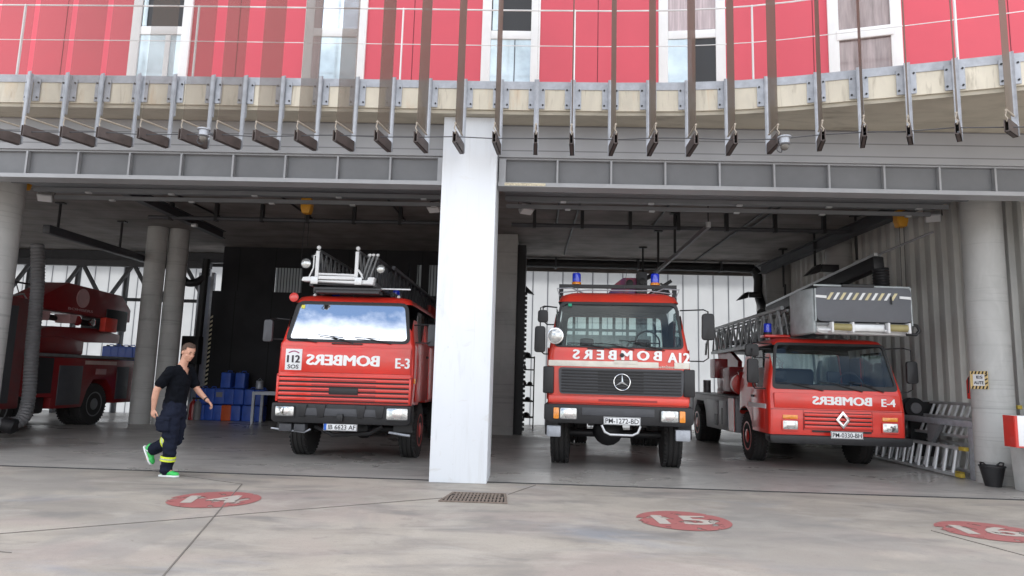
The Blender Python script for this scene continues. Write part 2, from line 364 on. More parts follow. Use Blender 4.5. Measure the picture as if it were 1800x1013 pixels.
M_siding = stripes('grey_siding', (.33, .335, .35), (.17, .17, .18), 'Z', .19, .012, .5)
M_beam = mat('beam_paint', (.34, .345, .36), .45, metal=.2, var=.12, scale=3)
M_web = mat('beam_web', (.16, .165, .175), .5, var=.15, scale=2)
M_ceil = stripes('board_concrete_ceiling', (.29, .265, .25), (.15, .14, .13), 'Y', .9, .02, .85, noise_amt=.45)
M_trans = stripes('translucent_panels', (.60, .615, .63), (.22, .23, .25), 'X', .47, .022, .5, trans=.8, noise_amt=.05)
M_corr = mat('corrugated_wall', (.66, .66, .63), .5, metal=.0, var=.25, scale=2.2, stretch=(1, 1, .25))
M_blackwall = stripes('black_partition', (.022, .022, .026), (.006, .006, .007), 'X', 1.1, .02, .8, noise_amt=.5)

st = empty('fire_station', (0, 9.5, 0), 0, 'red clad fire station with open garage bays, white pillar and curved canopy slab', 'building')
def W(o): o.parent = st; o.location = o.location - Vector(st.location); return o    # built in world coordinates
def wb(mb, name, m, **k): return W(mb.build(name, m, **k))

# canopy slab edge curve
curve = [(-14.5, 9.17), (-11, 9.15), (-7.9, 9.13), (-5.3, 9.11), (-2.8, 9.12), (-.36, 9.13), (1.09, 9.12), (2.05, 9.08), (2.81, 8.99), (3.52, 8.83), (4.19, 8.64), (5.15, 8.37), (6.03, 8.10), (7.2, 7.72), (9, 7.05), (11, 6.2)]
def cur(x, off=0):
    for i in range(len(curve)-1):
        a, b = curve[i], curve[i+1]
        if a[0] <= x <= b[0] or i == len(curve)-2:
            t = (x-a[0])/(b[0]-a[0]); y = a[1]+t*(b[1]-a[1]); d = Vector((b[0]-a[0], b[1]-a[1])).normalized(); n = Vector((-d.y, d.x))
            return Vector((x, y))+n*off, math.atan2(d.y, d.x)
fine = [-14.5+i*.3 for i in range(86)]
def band(z0, z1, o0, o1, name, m):
    mb = MB(); front = [cur(x, o0)[0] for x in fine]; back = [cur(x, o1)[0] for x in fine]
    n = len(fine); v = []
    for p in front: v += [(p.x, p.y, z0), (p.x, p.y, z1)]
    for p in back: v += [(p.x, p.y, z0), (p.x, p.y, z1)]
    f = []
    for i in range(n-1):
        a = 2*i; b = 2*n+2*i
        f += [(a, a+2, a+3, a+1), (b, b+1, b+3, b+2), (a+1, a+3, b+3, b+1), (a, b, b+2, a+2)]
    f += [(0, 1, 2*n+1, 2*n), (2*n-2, 4*n-2, 4*n-1, 2*n-1)]
    mb.add(v, f); return wb(mb, name, m)
band(5.20, 5.60, 0, 3.5, 'canopy_slab', M_fascia)
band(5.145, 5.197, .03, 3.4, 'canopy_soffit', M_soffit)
band(5.505, 5.62, -.014, .12, 'slab_edge_trim', M_steel)

# pillar with its head
wb(MB().box(-1.34, -.56, 9.27, 10.1, 0, 5.14), 'front_pillar', M_pillar, bevel=.008)
# siding, lintel beams
for x0, x1, tilt in ((-14, -1.35, 0), (-.55, 9.6, 0)):
    wb(MB().box(x0, x1, 9.56, 9.64, 4.65, 5.14), 'metal_siding', M_siding)
    wb(MB().box(x0, x1, 9.65, 9.69, 4.25, 4.65), 'lintel_web', M_web)
    mb = MB().box(x0, x1, 9.5, 9.78, 4.19, 4.25); mb.box(x0, x1, 9.60, 9.647, 4.625, 4.648)
    n = int((x1-x0)/.79); 
    for i in range(n+1):
        x = (x1-.02-i*.79) if x1 < 0 else (x0+.08+i*.79)
        mb.box(x-.014, x+.014, 9.58, 9.647, 4.252, 4.622)
    if x1 < 0: mb.box(x1-.1, x1-.01, 9.56, 9.647, 4.253, 4.622)
    else: mb.box(x0+.01, x0+.11, 9.56, 9.647, 4.253, 4.622)
    wb(mb, 'lintel_beam', M_beam, smooth=False)
mb = MB().box(.05-.5, .05+.1, 9.493, 9.499, 4.2, 4.24)
wb(mb, 'peeling_sticker', mat('peeled_paper', (.62, .56, .42), .8, var=.4, scale=40), smooth=False)
# round columns
def column(x, y, r, name='round_column'):
    mb = MB().lathe([(r, 0), (r, 5.14)], (x, y, 0), seg=40, cap=False); return wb(mb, name, M_conc)
column(7.32, 10.98, .29); column(-9.17, 10.98, .335); column(-9.95, 17.15, .25); column(-9.5, 17.4, .25); column(7.46, 16.4, .3)
wb(MB().box(-1.12, -.42, 17, 19.5, 0, 5.1), 'inner_pier', M_conc, bevel=.01)
wb(MB().box(6.9, 7.65, 19.9, 20.8, 0, 5.1), 'inner_pier', M_conc, bevel=.01)
# ceiling, roof, upper storey shell
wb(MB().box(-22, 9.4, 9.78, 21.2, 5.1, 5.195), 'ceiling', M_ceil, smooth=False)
wb(MB().box(-22, 11, 11.0, 22, 9.0, 9.3), 'roof', M_conc, smooth=False)
wb(MB().box(-22, 11, 21.25, 21.6, 5.2, 9.0), 'rear_upper_wall', M_conc, smooth=False)
wb(MB().box(-22.3, -22.0, 9.9, 21.6, 0, 9.0), 'side_wall', M_conc, smooth=False)
# red facade with joints
mb = MB(); jm = MB()
xs = [-14.4+i*.45 for i in range(56)]
def face(off, z0, z1, xa, xb, thick, out):
    a, _ = cur(xa, off); b, _ = cur(xb, off); a2, _ = cur(xa, off+thick); b2, _ = cur(xb, off+thick)
    out.add([(a.x, a.y, z0), (b.x, b.y, z0), (b2.x, b2.y, z0), (a2.x, a2.y, z0), (a.x, a.y, z1), (b.x, b.y, z1), (b2.x, b2.y, z1), (a2.x, a2.y, z1)],
            [(0, 1, 2, 3), (4, 7, 6, 5), (0, 4, 5, 1), (1, 5, 6, 2), (2, 6, 7, 3), (3, 7, 4, 0)])
for i in range(len(fine)-1): face(1.18, 5.6, 9.0, fine[i], fine[i+1], .25, mb)
wb(mb, 'red_facade', M_redwall)
def upper(x):  # frame on the wall face at the X of a window
    p, a = cur(x, 1.18); M = Matrix.Rotation(a, 4, 'Z'); M.translation = Vector((p.x, p.y, 0)); return M
for x in (-7.9, -4.95, -2.05, .95, 3.9, 6.3):
    wb(MB().box(-.006, .006, -.002, .004, 5.62, 9, upper(x)), 'cladding_joint', mat('joint_dark', (.16, .02, .03), .7), smooth=False)
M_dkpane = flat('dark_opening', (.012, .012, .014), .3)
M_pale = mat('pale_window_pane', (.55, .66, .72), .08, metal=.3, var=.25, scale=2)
M_skypane = mat('sky_reflection_pane', (.62, .72, .85), .06, metal=.6, var=.3, scale=3)  # reflected sky is put into the pane colour
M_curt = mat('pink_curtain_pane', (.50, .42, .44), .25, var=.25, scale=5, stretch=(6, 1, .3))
M_brown = mat('brown_reflection_pane', (.30, .25, .25), .12, metal=.3, var=.35, scale=4, stretch=(5, 1, .5))  # streaky brown-grey reflection painted as the pane's base colour
def window(x, w, up, lo, kind, zt=6.97, dz=0):
    M = upper(x); fr = MB(); h = w/2
    fr.box(-h, -h+.15, -.05, .02, 5.64, 8.8, M); fr.box(h-.15, h, -.05, .02, 5.64, 8.8, M)
    fr.box(-h+.15, h-.15, -.045, .02, zt-.09, zt+.05, M); fr.box(-h+.15, h-.15, -.045, .02, 5.64, 5.70, M)
    f = wb(fr, 'window', M_white, bevel=.006)
    def sub(mb, n, m, **k):
        o = mb.build(n, m, **k); o.parent = f; o.location = -Vector(st.location); o.location -= (f.location+Vector(st.location))-Vector((0, 0, 0)); return o
    # f keeps its world-coordinate mesh: f.location = -st.location, so children need no offset
    def s2(mb, n, m, **k): o = mb.build(n, m, **k); o.parent = f; return o
    s2(MB().box(-h+.15, h-.15, -.018, .01, zt+.05, 8.8, M), 'upper_pane', up, smooth=False)
    s2(MB().box(-h+.15, h-.15, -.018, .01, 5.70, zt-.09, M), 'lower_pane', lo, smooth=False)
    if kind == 'split':
        s2(MB().box(.09, .17, -.04, -.019, 5.71, zt-.1, M), 'mullion', M_white)
        s2(MB().box(-h+.17, -h+.24, -.035, -.019, zt+.06, 8.8, M), 'sash', M_pale)
    if kind == 'thin':
        s2(MB().box(.06, .075, -.03, -.019, 5.71, zt-.1, M), 'mullion', M_dkgrey)
        s2(MB().box(-h+.17, -h+.3, -.035, -.019, zt+.06, 8.8, M), 'sash', M_pale)
    if kind == 'half':
        s2(MB().box(-h+.15, .0, -.035, -.019, 5.71, zt-.1, M), 'sash', M_pale)
        s2(MB().box(.1, h-.2, -.035, -.019, zt+.06, 8.8, M), 'sash', M_curt)
    if kind == 'sky':
        s2(MB().box(-h+.15, -h+.27, -.035, -.019, 5.71, 8.8, M), 'sash', M_curt)
    if kind == 'sash':
        s2(MB().box(-h+.12, h-.12, -.07, -.046, zt-.1, zt+.06, M), 'sash', M_white, bevel=.004)
window(-6.25, 1.0, M_dkpane, M_pale, 'split'); window(-3.33, 1.02, M_skypane, M_pale, 'sky'); window(-.45, .95, M_dkpane, M_pale, 'thin')
window(2.31, 1.04, M_curt, M_dkpane, 'half'); window(4.58, 1.0, M_brown, M_brown, 'sash', zt=6.72)

# back wall of translucent panels, corrugated side wall, partition
wb(MB().box(-22, 8.0, 21.0, 21.02, 0, 5.1), 'translucent_back_wall', M_trans, smooth=False)
wb(MB().box(-.42, 7.4, 20.93, 20.99, 4.78, 5.09), 'back_wall_header', M_ceil, smooth=False)
mb = MB(); A = Vector((8.02, 9.66)); B = Vector((7.62, 21)); d = (B-A); n = int(d.length/.34); d.normalize(); nn = Vector((-d.y, d.x)); pts = []
for i in range(n+1):
    for u, k in ((0, 0), (.15, 0), (.20, .07), (.29, .07)):
        p = A+d*(i*.34+u)+nn*k; pts.append(p)
N = len(pts); v = [(p.x, p.y, 0) for p in pts]+[(p.x, p.y, 5.1) for p in pts]
mb.add(v, [(i, i+1, N+i+1, N+i) for i in range(N-1)]); wb(mb, 'corrugated_side_wall', M_corr)
wb(MB().box(8.2, 8.45, 9.66, 21, 0, 5.1), 'side_wall', M_conc, smooth=False)
mb = MB(); 
for i in range(14):  # wall continuing outside the right column
    x = 8.05+i*.3; mb.box(x, x+.16, 9.62, 9.70, 0, 4.19); mb.box(x+.16, x+.3, 9.66, 9.70, 0, 4.19)
wb(mb, 'corrugated_front_wall', M_corr, smooth=False)
# black partition with window openings
mb = MB(); mb.box(-9.3, -7.72, 19.6, 19.7, 3.74, 5.09); mb.box(-7.72, -6.87, 19.6, 19.7, 4.5, 5.09); mb.box(-6.87, -6.55, 19.6, 19.7, 3.74, 5.09)
mb.box(-6.55, -3.9, 19.6, 19.7, 4.7, 5.09); mb.box(-6.35, -3.9, 19.6, 19.7, 3.74, 4.7); 
for x in (-3.9, -3.66, -3.3, -2.75, -2.2, -1.7): mb.box(x, x+.2, 19.6, 19.7, 3.74, 4.69)
mb.box(-3.9, -1.12, 19.6, 19.7, 4.69, 5.09)
mb.box(-9.5, -1.12, 19.5, 19.7, 0, 3.74)
wb(mb, 'black_partition', M_blackwall, smooth=False)
M_fro = stripes('frosted_wired_glass', (.5, .51, .51), (.06, .06, .07), 'X', .09, .018, .5, trans=.8)
for a, b in ((-7.72, -6.3), (-3.9, -1.5)): wb(MB().box(a, b, 19.72, 19.73, 3.7, 4.7), 'frosted_window', M_fro, smooth=False)
mb = MB(); mb.box(-9.98, -9.62, 19.72, 19.78, 0, 4.2); wb(mb, 'sliding_door_leaf', mat('blue_grey_leaf', (.34, .38, .48), .5), smooth=False)
mb = MB(); mb.box(-9.62, -9.53, 19.6, 19.72, 0, 4.3); mb.box(-10.03, -9.98, 19.66, 19.78, 0, 4.3); wb(mb, 'door_post', M_steel, smooth=False)
# hazard stripes down the partition edge
mb = MB()
for i in range(16):
    z = .95+i*.13; mb.add([(-9.49, 19.49, z), (-9.41, 19.49, z+.05), (-9.41, 19.49, z+.11), (-9.49, 19.49, z+.06)], [(0, 1, 2, 3)])
wb(mb, 'hazard_edge', mat('hazard_cream', (.6, .55, .4), .6), smooth=False)
# rear glazing mullions and truss over the left bay
mb = MB()
for x in (-21, -19.4, -17.8, -16.2, -14.6, -13, -11.4, -10.4): mb.box(x-.05, x+.05, 20.85, 20.98, 0, 5.1)
for z in (3.55, 4.72): mb.box(-22, -9.7, 20.8, 20.9, z-.05, z+.05)
mb.box(-22, -9.7, 20.75, 20.95, 4.8, 5.09)
wb(mb, 'glazing_frame', M_dkgrey, smooth=False)
mb = MB(); ya = 19.9
mb.beam((-22, ya, 4.55), (-9.8, ya, 4.55), .16, .18); mb.beam((-22, ya, 3.3), (-13.2, ya, 3.3), .12, .14)
for i in range(7):
    x = -21+i*1.6; mb.beam((x, ya, 3.3), (x+.8, ya, 4.55), .09, .09); mb.beam((x+1.6, ya, 3.3), (x+.8, ya, 4.55), .09, .09)
wb(mb, 'roof_truss', M_dkgrey, smooth=False)
# dark curtain stack beside the inner pier
mb = MB().box(-.42, -.2, 17.4, 19.6, 0, 4.9)
for i in range(30): mb.box(-.2, -.14, 17.38, 17.5, .1+i*.12, .17+i*.12)
wb(mb, 'folded_strip_curtain', M_black, smooth=False)

# ================================================================ SUN FINS, RAILING
NE = [(-7.3, 8.3), (-6.77, 8.3), (-6.26, 8.32), (-5.79, 8.34), (-5.25, 8.36), (-4.69, 8.35), (-4.23, 8.37), (-3.71, 8.37), (-3.15, 8.36), (-2.64, 8.36), (-2.1, 8.38), (-1.58, 8.39), (-1.07, 8.39), (-.55, 8.37), (-.01, 8.36), (.45, 8.36), (1.02, 8.32), (1.53, 8.29), (2.04, 8.29), (2.53, 8.27), (3.07, 8.26), (3.57, 8.14), (4.01, 8.0), (4.55, 8.02), (5.06, 7.9), (5.58, 7.81)]
FE = [(-7.12, 8.7), (-6.59, 8.72), (-6.1, 8.74), (-5.58, 8.74), (-5.08, 8.76), (-4.53, 8.75), (-4.08, 8.77), (-3.55, 8.77), (-3.03, 8.78), (-2.52, 8.8), (-2.02, 8.85), (-1.51, 8.85), (-1.02, 8.87), (-.51, 8.87), (-.01, 8.84), (.49, 8.84), (1.01, 8.83), (1.53, 8.83), (2.05, 8.8), (2.57, 8.75), (3.08, 8.66), (3.69, 8.55), (4.19, 8.43), (4.74, 8.32), (5.26, 8.18), (5.83, 8.02)]
def meshmat():
    m, t, p = nodes_of('brown_mesh_screen'); p.inputs['Base Color'].default_value = (.17, .135, .105, 1); p.inputs['Roughness'].default_value = .7
    o = t.nodes['Material Output']; tr = t.nodes.new('ShaderNodeBsdfTransparent'); mi = t.nodes.new('ShaderNodeMixShader'); lw = t.nodes.new('ShaderNodeLayerWeight'); ml = t.nodes.new('ShaderNodeMath'); ml.operation = 'MULTIPLY'; ml.inputs[1].default_value = .92; t.links.new(lw.outputs['Facing'], ml.inputs[0]); t.links.new(ml.outputs[0], mi.inputs[0])
    t.links.new(tr.outputs[0], mi.inputs[1]); t.links.new(p.outputs[0], mi.inputs[2]); t.links.new(mi.outputs[0], o.inputs[0]); return m
M_mesh = meshmat(); M_arm = mat('dark_bronze_arm', (.085, .065, .06), .5, var=.3); M_tubec = mat('cream_tube', (.38, .33, .27), .5)
ORD = 'first second third fourth fifth sixth seventh eighth ninth tenth eleventh twelfth thirteenth fourteenth fifteenth sixteenth seventeenth eighteenth nineteenth twentieth twenty-first twenty-second twenty-third twenty-fourth twenty-fifth twenty-sixth'.split()
def onto(x, y):
    s = 1.035
    while y*s > cur(x*s, -.07)[0].y: s -= .002
    return s
SC = [onto(x, y) for x, y in FE]; NE = [(p[0]*s, p[1]*s) for p, s in zip(NE, SC)]; FE = [(p[0]*s, p[1]*s) for p, s in zip(FE, SC)]
ZA = 4.51
def fin(i):
    nx, ny = NE[i]; fx, fy = FE[i]; L_ = math.hypot(fx-nx, fy-ny); ang = math.atan2(-(fx-nx), fy-ny)
    lab = f'brown mesh sun fin on a grey bracket, {ORD[i]} from the left edge'
    if i == 12: lab = 'brown mesh sun fin hanging over the top of the white pillar'
    t = empty('sun_fin', (nx, ny, ZA), ang, lab, 'sun fin', 'brown sun fins along the canopy')
    # local: y from near end (0) to the post (L_), z from arm underside
    mb = MB().box(-.028, .028, .012, L_, 0, .012); mb.box(-.028, -.018, 0, L_, 0, .15); mb.box(.018, .028, 0, L_, 0, .15); mb.box(-.018, .018, .03, L_, .138, .149)
    mb.build('arm', M_arm, t, smooth=False)
    y1 = L_+.03
    mb = MB().box(-.036, .036, y1-.014, y1, .02, 1.12); mb.box(-.008, .008, y1, y1+.05, .5, 1.10)
    mb.build('post', M_steel, t, smooth=False)
    p, a = cur(fx+(fx-nx)*.1, -.002); Ml = Matrix.Translation((-nx, -ny, -ZA)); Mi = Matrix.Rotation(-ang, 4, 'Z') @ Ml
    pm = Matrix.Rotation(a, 4, 'Z'); pm.translation = Vector((p.x, p.y, 0)); Q = Mi @ pm
    br = MB(); bo = []
    for s in (-1, 1):
        x0, x1 = sorted((s*.018, s*.115)); br.box(x0, x1, -.026, -.0145, 5.215, 5.55, Q)
        for z in (5.265, 5.49): bo.append(MB().lathe([(.014, 0), (.014, .012)], Q @ Vector((s*.088, -.026, z)), Q.to_3x3() @ Vector((0, -1, 0)), 6))
    b = br.build('bracket_plate', M_steel, t, smooth=False)
    for q_ in bo: q_.build('bolt', M_black, b, smooth=False)
    mb = MB().box(-.003, .003, .03, L_-.02, .27, 4.6); mb.build('mesh_screen', M_mesh, t, smooth=False)
    mb = MB().tube([(0, .02, .27), (0, L_-.02, .27)], .014, 8); mb.build('screen_tube', M_tubec, t)
    mb = MB().tube([(0, .02, .12), (.012, .02, .16), (-.012, .025, .20), (0, .03, .26)], .008, 6); mb.build('hook', M_tubec, t)
for i in range(len(NE)): fin(i)
# railing at the slab edge and loose cables
rl = empty('balcony_railing', (0, 9.1, 5.62), 0, 'thin white balcony railing with slender posts along the canopy edge', 'railing')
mb = MB(); off = Vector((0, -9.1, -5.62))
def line(zf, o, step=.5): return [Vector((cur(x, o)[0].x, cur(x, o)[0].y, zf))+off for x in [-14+i*step for i in range(int(24/step))]]
mb.tube(line(6.76, .08), .011, 6).build('top_rail', M_white, rl)
MB().tube(line(6.21, .08), .006, 6).build('cable', M_white, rl)
for x in (-10.4, -7.7, -5.05, -2.0, .52, 3.0, 5.4, 7.6):
    p, _ = cur(x, .08); MB().beam(Vector((p.x, p.y, 5.62))+off, Vector((p.x, p.y, 6.77))+off, .02, .03).build('railing_post', M_white, rl)
pts = [Vector((x, y+.08, 4.6+.015*math.sin(k*2.1))) for k, (x, y) in enumerate([(-9.8, 8.6)]+NE+[(6.9, 7.8)])]
tag(MB().tube(pts, .007, 6).build('steel_cable', M_dkgrey), 'thin dark steel cable strung through the fin arms under the canopy', 'cable')
# ================================================================ TRUCK PARTS
def wheel(parent, x, y, r=.47, w=.28, side=1, rim=M_red, steer=True):
    """tyre across the x axis with outer face on `side`"""
    g = .012
    prof = [(r*.55, -w/2), (r*.88, -w/2), (r*.97, -w/2+.02), (r, -w/2+.04)]
    for c in (-.26, 0, .26): prof += [(r, c*w-.014), (r-g, c*w-.008), (r-g, c*w+.008), (r, c*w+.014)]
    prof += [(r, w/2-.04), (r*.97, w/2-.02), (r*.88, w/2), (r*.55, w/2)]
    mb = MB().lathe(prof, (0, 0, 0), (1, 0, 0), 40)
    for k in range(40):      # tread blocks at the shoulders
        a = 2*math.pi*k/40; Mr = Matrix.Rotation(a, 4, 'X')
        for s in (-1, 1):
            x0, x1 = sorted((s*w*.30, s*(w/2-.012))); mb.box(x0, x1, -.014, .014, r-.03, r+.008, Mr)
    o = mb.build('wheel', M_rubber, parent); o.location = (x, y, r)
    s = side
    mb = MB().lathe([(r*.58, s*(w/2-.01)), (r*.60, s*(w/2+.004)), (r*.54, s*(w/2+.004)), (r*.48, s*(w/2-.05)), (r*.30, s*(w/2-.07)), (r*.28, s*(w/2-.0)), (r*.16, s*(w/2+.02)), (.001, s*(w/2+.02))], (0, 0, 0), (1, 0, 0), 28)
    rm = mb.build('rim', rim, o)
    mb = MB()
    for k in range(8):
        a = k*math.pi/4; mb.lathe([(.016, s*(w/2-.075)), (.016, s*(w/2-.035))], (0, r*.40*math.cos(a), r*.40*math.sin(a)), (1, 0, 0), 6)
    mb.build('wheel_nuts', M_chrome, o, smooth=False)
    return o
def cab_shell(parent, secs, cutters, m, name='cab', n=5):
    """secs: (z, half width, y front, y back, radius), joined bottom to top"""
    v = []; f = []; rings = []
    for (z, hw, y0, y1, r) in secs:
        pts = []
        for (cx, cy, a0) in ((hw-r, y1-r, 0), (-hw+r, y1-r, 90), (-hw+r, y0+r, 180), (hw-r, y0+r, 270)):
            for k in range(n+1):
                a = R(a0+90*k/n); pts.append((cx+r*math.cos(a), cy+r*math.sin(a), z))
        v += pts
    q = 4*(n+1); S = len(secs)
    for i in range(S-1):
        for k in range(q): f.append((i*q+k, i*q+(k+1) % q, (i+1)*q+(k+1) % q, (i+1)*q+k))
    f += [tuple(range(q-1, -1, -1)), tuple(range((S-1)*q, S*q))]
    me = bpy.data.meshes.new('cab'); me.from_pydata(v, [], f)
    bm = bmesh.new(); bm.from_mesh(me); bmesh.ops.recalc_face_normals(bm, faces=bm.faces); bm.to_mesh(me); bm.free()
    me = boolean(me, cutters)
    o = finish(me, name, m, parent, recalc=False); me = o.data; me.materials.append(M_black)
    xs = [p[0] for p in cutters[1].v]; ys = [p[1] for p in cutters[1].v]; zs = [p[2] for p in cutters[1].v]; e = .004
    for p in me.polygons:        # inside lining
        c = p.center
        if abs(c.x) <= max(xs)+e and min(ys)-e <= c.y <= max(ys)+e and min(zs)-e <= c.z <= max(zs)+e: p.material_index = 1
    return o
def slope(zb, yb, zt, yt):
    """matrix for a frame on the sloping front: local x lateral, local z up the slope, local y inward"""
    d = Vector((0, yt-yb, zt-zb)); L_ = d.length; d.normalize(); nrm = Vector((0, d.z, -d.y))
    M = Matrix((Vector((1, 0, 0)), nrm, d)).transposed().to_4x4(); M.translation = Vector((0, yb, zb)); return M, L_
def wipers(parent, specs, M, m=M_black):
    for (x, ln, ang) in specs:
        a = R(ang); mb = MB(); p = Vector((x, -.03, .0)); q = p+Vector((math.cos(a)*ln, -.012, math.sin(a)*ln))
        mb.tube([M @ p, M @ q], .008, 6); d = Vector((math.cos(a+.16), 0, math.sin(a+.16)))
        mb.tube([M @ (q-d*ln*.55), M @ (q+d*ln*.45)], .007, 6)
        mb.build('wiper', m, parent)
def plate(parent, x, z, y, w, h, s, blue=False):
    p = box('number_plate', M_white, parent, x-w/2, x+w/2, y-.012, y, z-h/2, z+h/2, bevel=.003)
    bx = .05 if blue else 0
    text('plate_lettering', s, flat('plate_ink', (.02, .02, .025), .5), p, (x+bx/2, y-.013, z), (w-bx)*.9, h*.62, depth=.002, bold=.01)
    if blue: box('blue_band', flat('plate_blue', (.02, .12, .55), .5), p, x-w/2+.006, x-w/2+.05, y-.0145, y-.0125, z-h/2+.006, z+h/2-.006)
    mb = MB().ring(rrect(w/2-.004, w/2-.004, z-h/2+.004, z+h/2-.004, .01, cx=x), rrect(w/2-.01, w/2-.01, z-h/2+.01, z+h/2-.01, .01, cx=x), y-.0145, y-.012)
    mb.build('plate_border', MATS['plate_ink'], p); return p
def headlight(parent, x, z, y, w, h, amber=None, housing=M_black, aw=.1):
    """amber: -1 / +1 = indicator block on that side, 'top' = strip above"""
    mb = MB().ring(rrect(w/2+.015, w/2+.015, z-h/2-.015, z+h/2+.015, .03, cx=x), rrect(w/2, w/2, z-h/2, z+h/2, .025, cx=x), y-.012, y+.03)
    hd = mb.build('headlight', housing, parent)
    MB().prism(rrect(w/2-.001, w/2-.001, z-h/2+.001, z+h/2-.001, .025, cx=x), y-.006, y+.02).build('lens', M_lens, hd, bevel=.004)
    MB().lathe([(h*.40, 0), (h*.42, .006), (h*.3, .010), (.01, .012)], (x, y-.004, z), (0, -1, 0), 20).build('bulb_reflector', M_chrome, hd)
    if amber == 'top': MB().prism(rrect(w/2, w/2, z+h/2+.03, z+h/2+.095, .01, cx=x), y-.008, y+.02).build('indicator', M_amber, parent, bevel=.004)
    elif amber: 
        cx = x+amber*(w/2+aw/2+.012); MB().prism(rrect(aw/2, aw/2, z-h/2, z+h/2, .02, cx=cx), y-.008, y+.02).build('indicator', M_amber, parent, bevel=.004)
    return hd
def mirror(parent, p, w, h, att, m=M_black, d=.07, ry=0):
    """mirror head centred at p with arms to the attachment points"""
    x, y, z = p; mb = MB().prism(rrect(w/2, w/2*.94, -h/2, h/2, min(w, h)*.28), -d/2, d/2)
    o = mb.build('mirror', m, parent, bevel=.012); o.location = p; o.rotation_euler.z = ry
    mb = MB(); mb.prism(rrect(w/2-.015, w/2-.015, -h/2+.015, h/2-.015, .03), d/2+.001, d/2+.004); mb.build('mirror_glass', M_chrome, o)
    if att:
        mb = MB(); s = 1 if att[0][0] < x else -1
        top, bot = att
        path = [Vector(top), Vector((x-s*.05, top[1], top[2]+.02)), Vector((x, y, top[2]-.02)), Vector((x, y, z)), Vector((x, y, bot[2]+.05)), Vector((x-s*.06, bot[1], bot[2])), Vector(bot)]
        off = Vector(p); c = [q-off for q in path]; inv = Matrix.Rotation(-ry, 3, 'Z')
        mb.tube([inv @ q for q in c], .011, 8).build('mirror_arm', M_black, o)
    return o
def lattice(x0, x1, zb, zt, ya, yb, step=.36, r=.022, rr=.016, rung=True, mirror_=False):
    """ladder section along y: two lower rails, two top rails, rungs, zigzag bracing"""
    mb = MB(); n = int((yb-ya)/step)
    for x in (x0, x1):
        mb.box(x-r, x+r, ya, yb, zb-.035, zb+.035); mb.tube([(x, ya, zt), (x, yb, zt)], r, 8)
        for i in range(n):
            y = ya+i*step
            mb.beam((x, y, zb+.03), (x, y+step/2, zt), rr, rr); mb.beam((x, y+step/2, zt), (x, y+step, zb+.03), rr, rr)
    if rung:
        for i in range(n+1): mb.tube([(x0, ya+i*step, zb), (x1, ya+i*step, zb)], .017, 6)
    return mb
def steering(parent, x, y, z):
    mb = MB(); pts = [(x+.2*math.cos(a*math.pi/12), y+.2*math.sin(a*math.pi/12)*.35, z+.2*math.sin(a*math.pi/12)) for a in range(25)]
    mb.tube(pts, .014, 6, cap=False); mb.tube([(x-.19, y, z), (x+.19, y, z)], .012, 6); mb.tube([(x, y, z), (x, y-.12, z-.25)], .025, 8)
    mb.build('steering_wheel', M_black, parent)
def seat(parent, x, y, z, m=None):
    mb = MB().box(x-.24, x+.24, y, y+.5, z, z+.14); s = mb.build('seat', m or M_dkgrey, parent, bevel=.04)
    MB().box(x-.22, x+.22, y+.45, y+.58, z+.12, z+.62).build('backrest', m or M_dkgrey, s, bevel=.04)
    MB().box(x-.12, x+.12, y+.47, y+.56, z+.66, z+.86).build('headrest', m or M_dkgrey, s, bevel=.03)
def beacon(parent, x, y, z, r=.07, h=.2, base=M_black):
    b = MB().lathe([(r*1.05, 0), (r*1.05, .03), (r*.95, .04)], (x, y, z), seg=20).build('beacon', M_amber if base is None else base, parent)
    MB().lathe([(r*.92, .04), (r*.95, .06), (r*.95, h-.02), (r*.85, h), (.01, h+.004)], (x, y, z), seg=20).build('blue_lens', M_blueglass, b)
    return b
def round_lamp(parent, p, r, m_body=M_chrome, lens=M_lens, name='spotlight', d=(0, -1, 0)):
    b = MB().lathe([(.01, -.11), (r*.6, -.09), (r, -.01), (r*1.04, .01), (r*.96, .014)], p, d, 24).build(name, m_body, parent)
    MB().lathe([(r*.95, .01), (r*.8, .022), (.01, .034)], p, d, 24).build('lens', lens, b); return b
def side_windows_cut(zb, zt, y0, y1): return MB().box(-3, 3, y0, y1, zb, zt)
def underside(parent, w, y0, y1, z0=.55, z1=.95):
    mb = MB().box(-.46, -.36, y0, y1, z0+.1, z1); mb.box(.36, .46, y0, y1, z0+.1, z1)
    y = y0+.3
    while y < y1: mb.box(-.36, .36, y, y+.1, z0+.2, z1-.05); y += 1.1
    mb.build('chassis', M_black, parent)
def axle(parent, y, r, half=.95):
    MB().tube([(-half, y, r), (half, y, r)], .07, 10).build('axle', M_black, parent)
def diff(parent, x, y, z, r=.2):
    MB().lathe([(.02, -.2), (r*.6, -.17), (r, -.05), (r, .05), (r*.6, .17), (.02, .2)], (x, y, z), (0, 1, 0), 16).build('axle_differential', M_black, parent)
def mudflap(parent, x, y, w=.3, z0=.28, z1=.62):
    box('mudguard', M_black, parent, x-w/2, x+w/2, y, y+.012, z0, z1, bevel=.004)

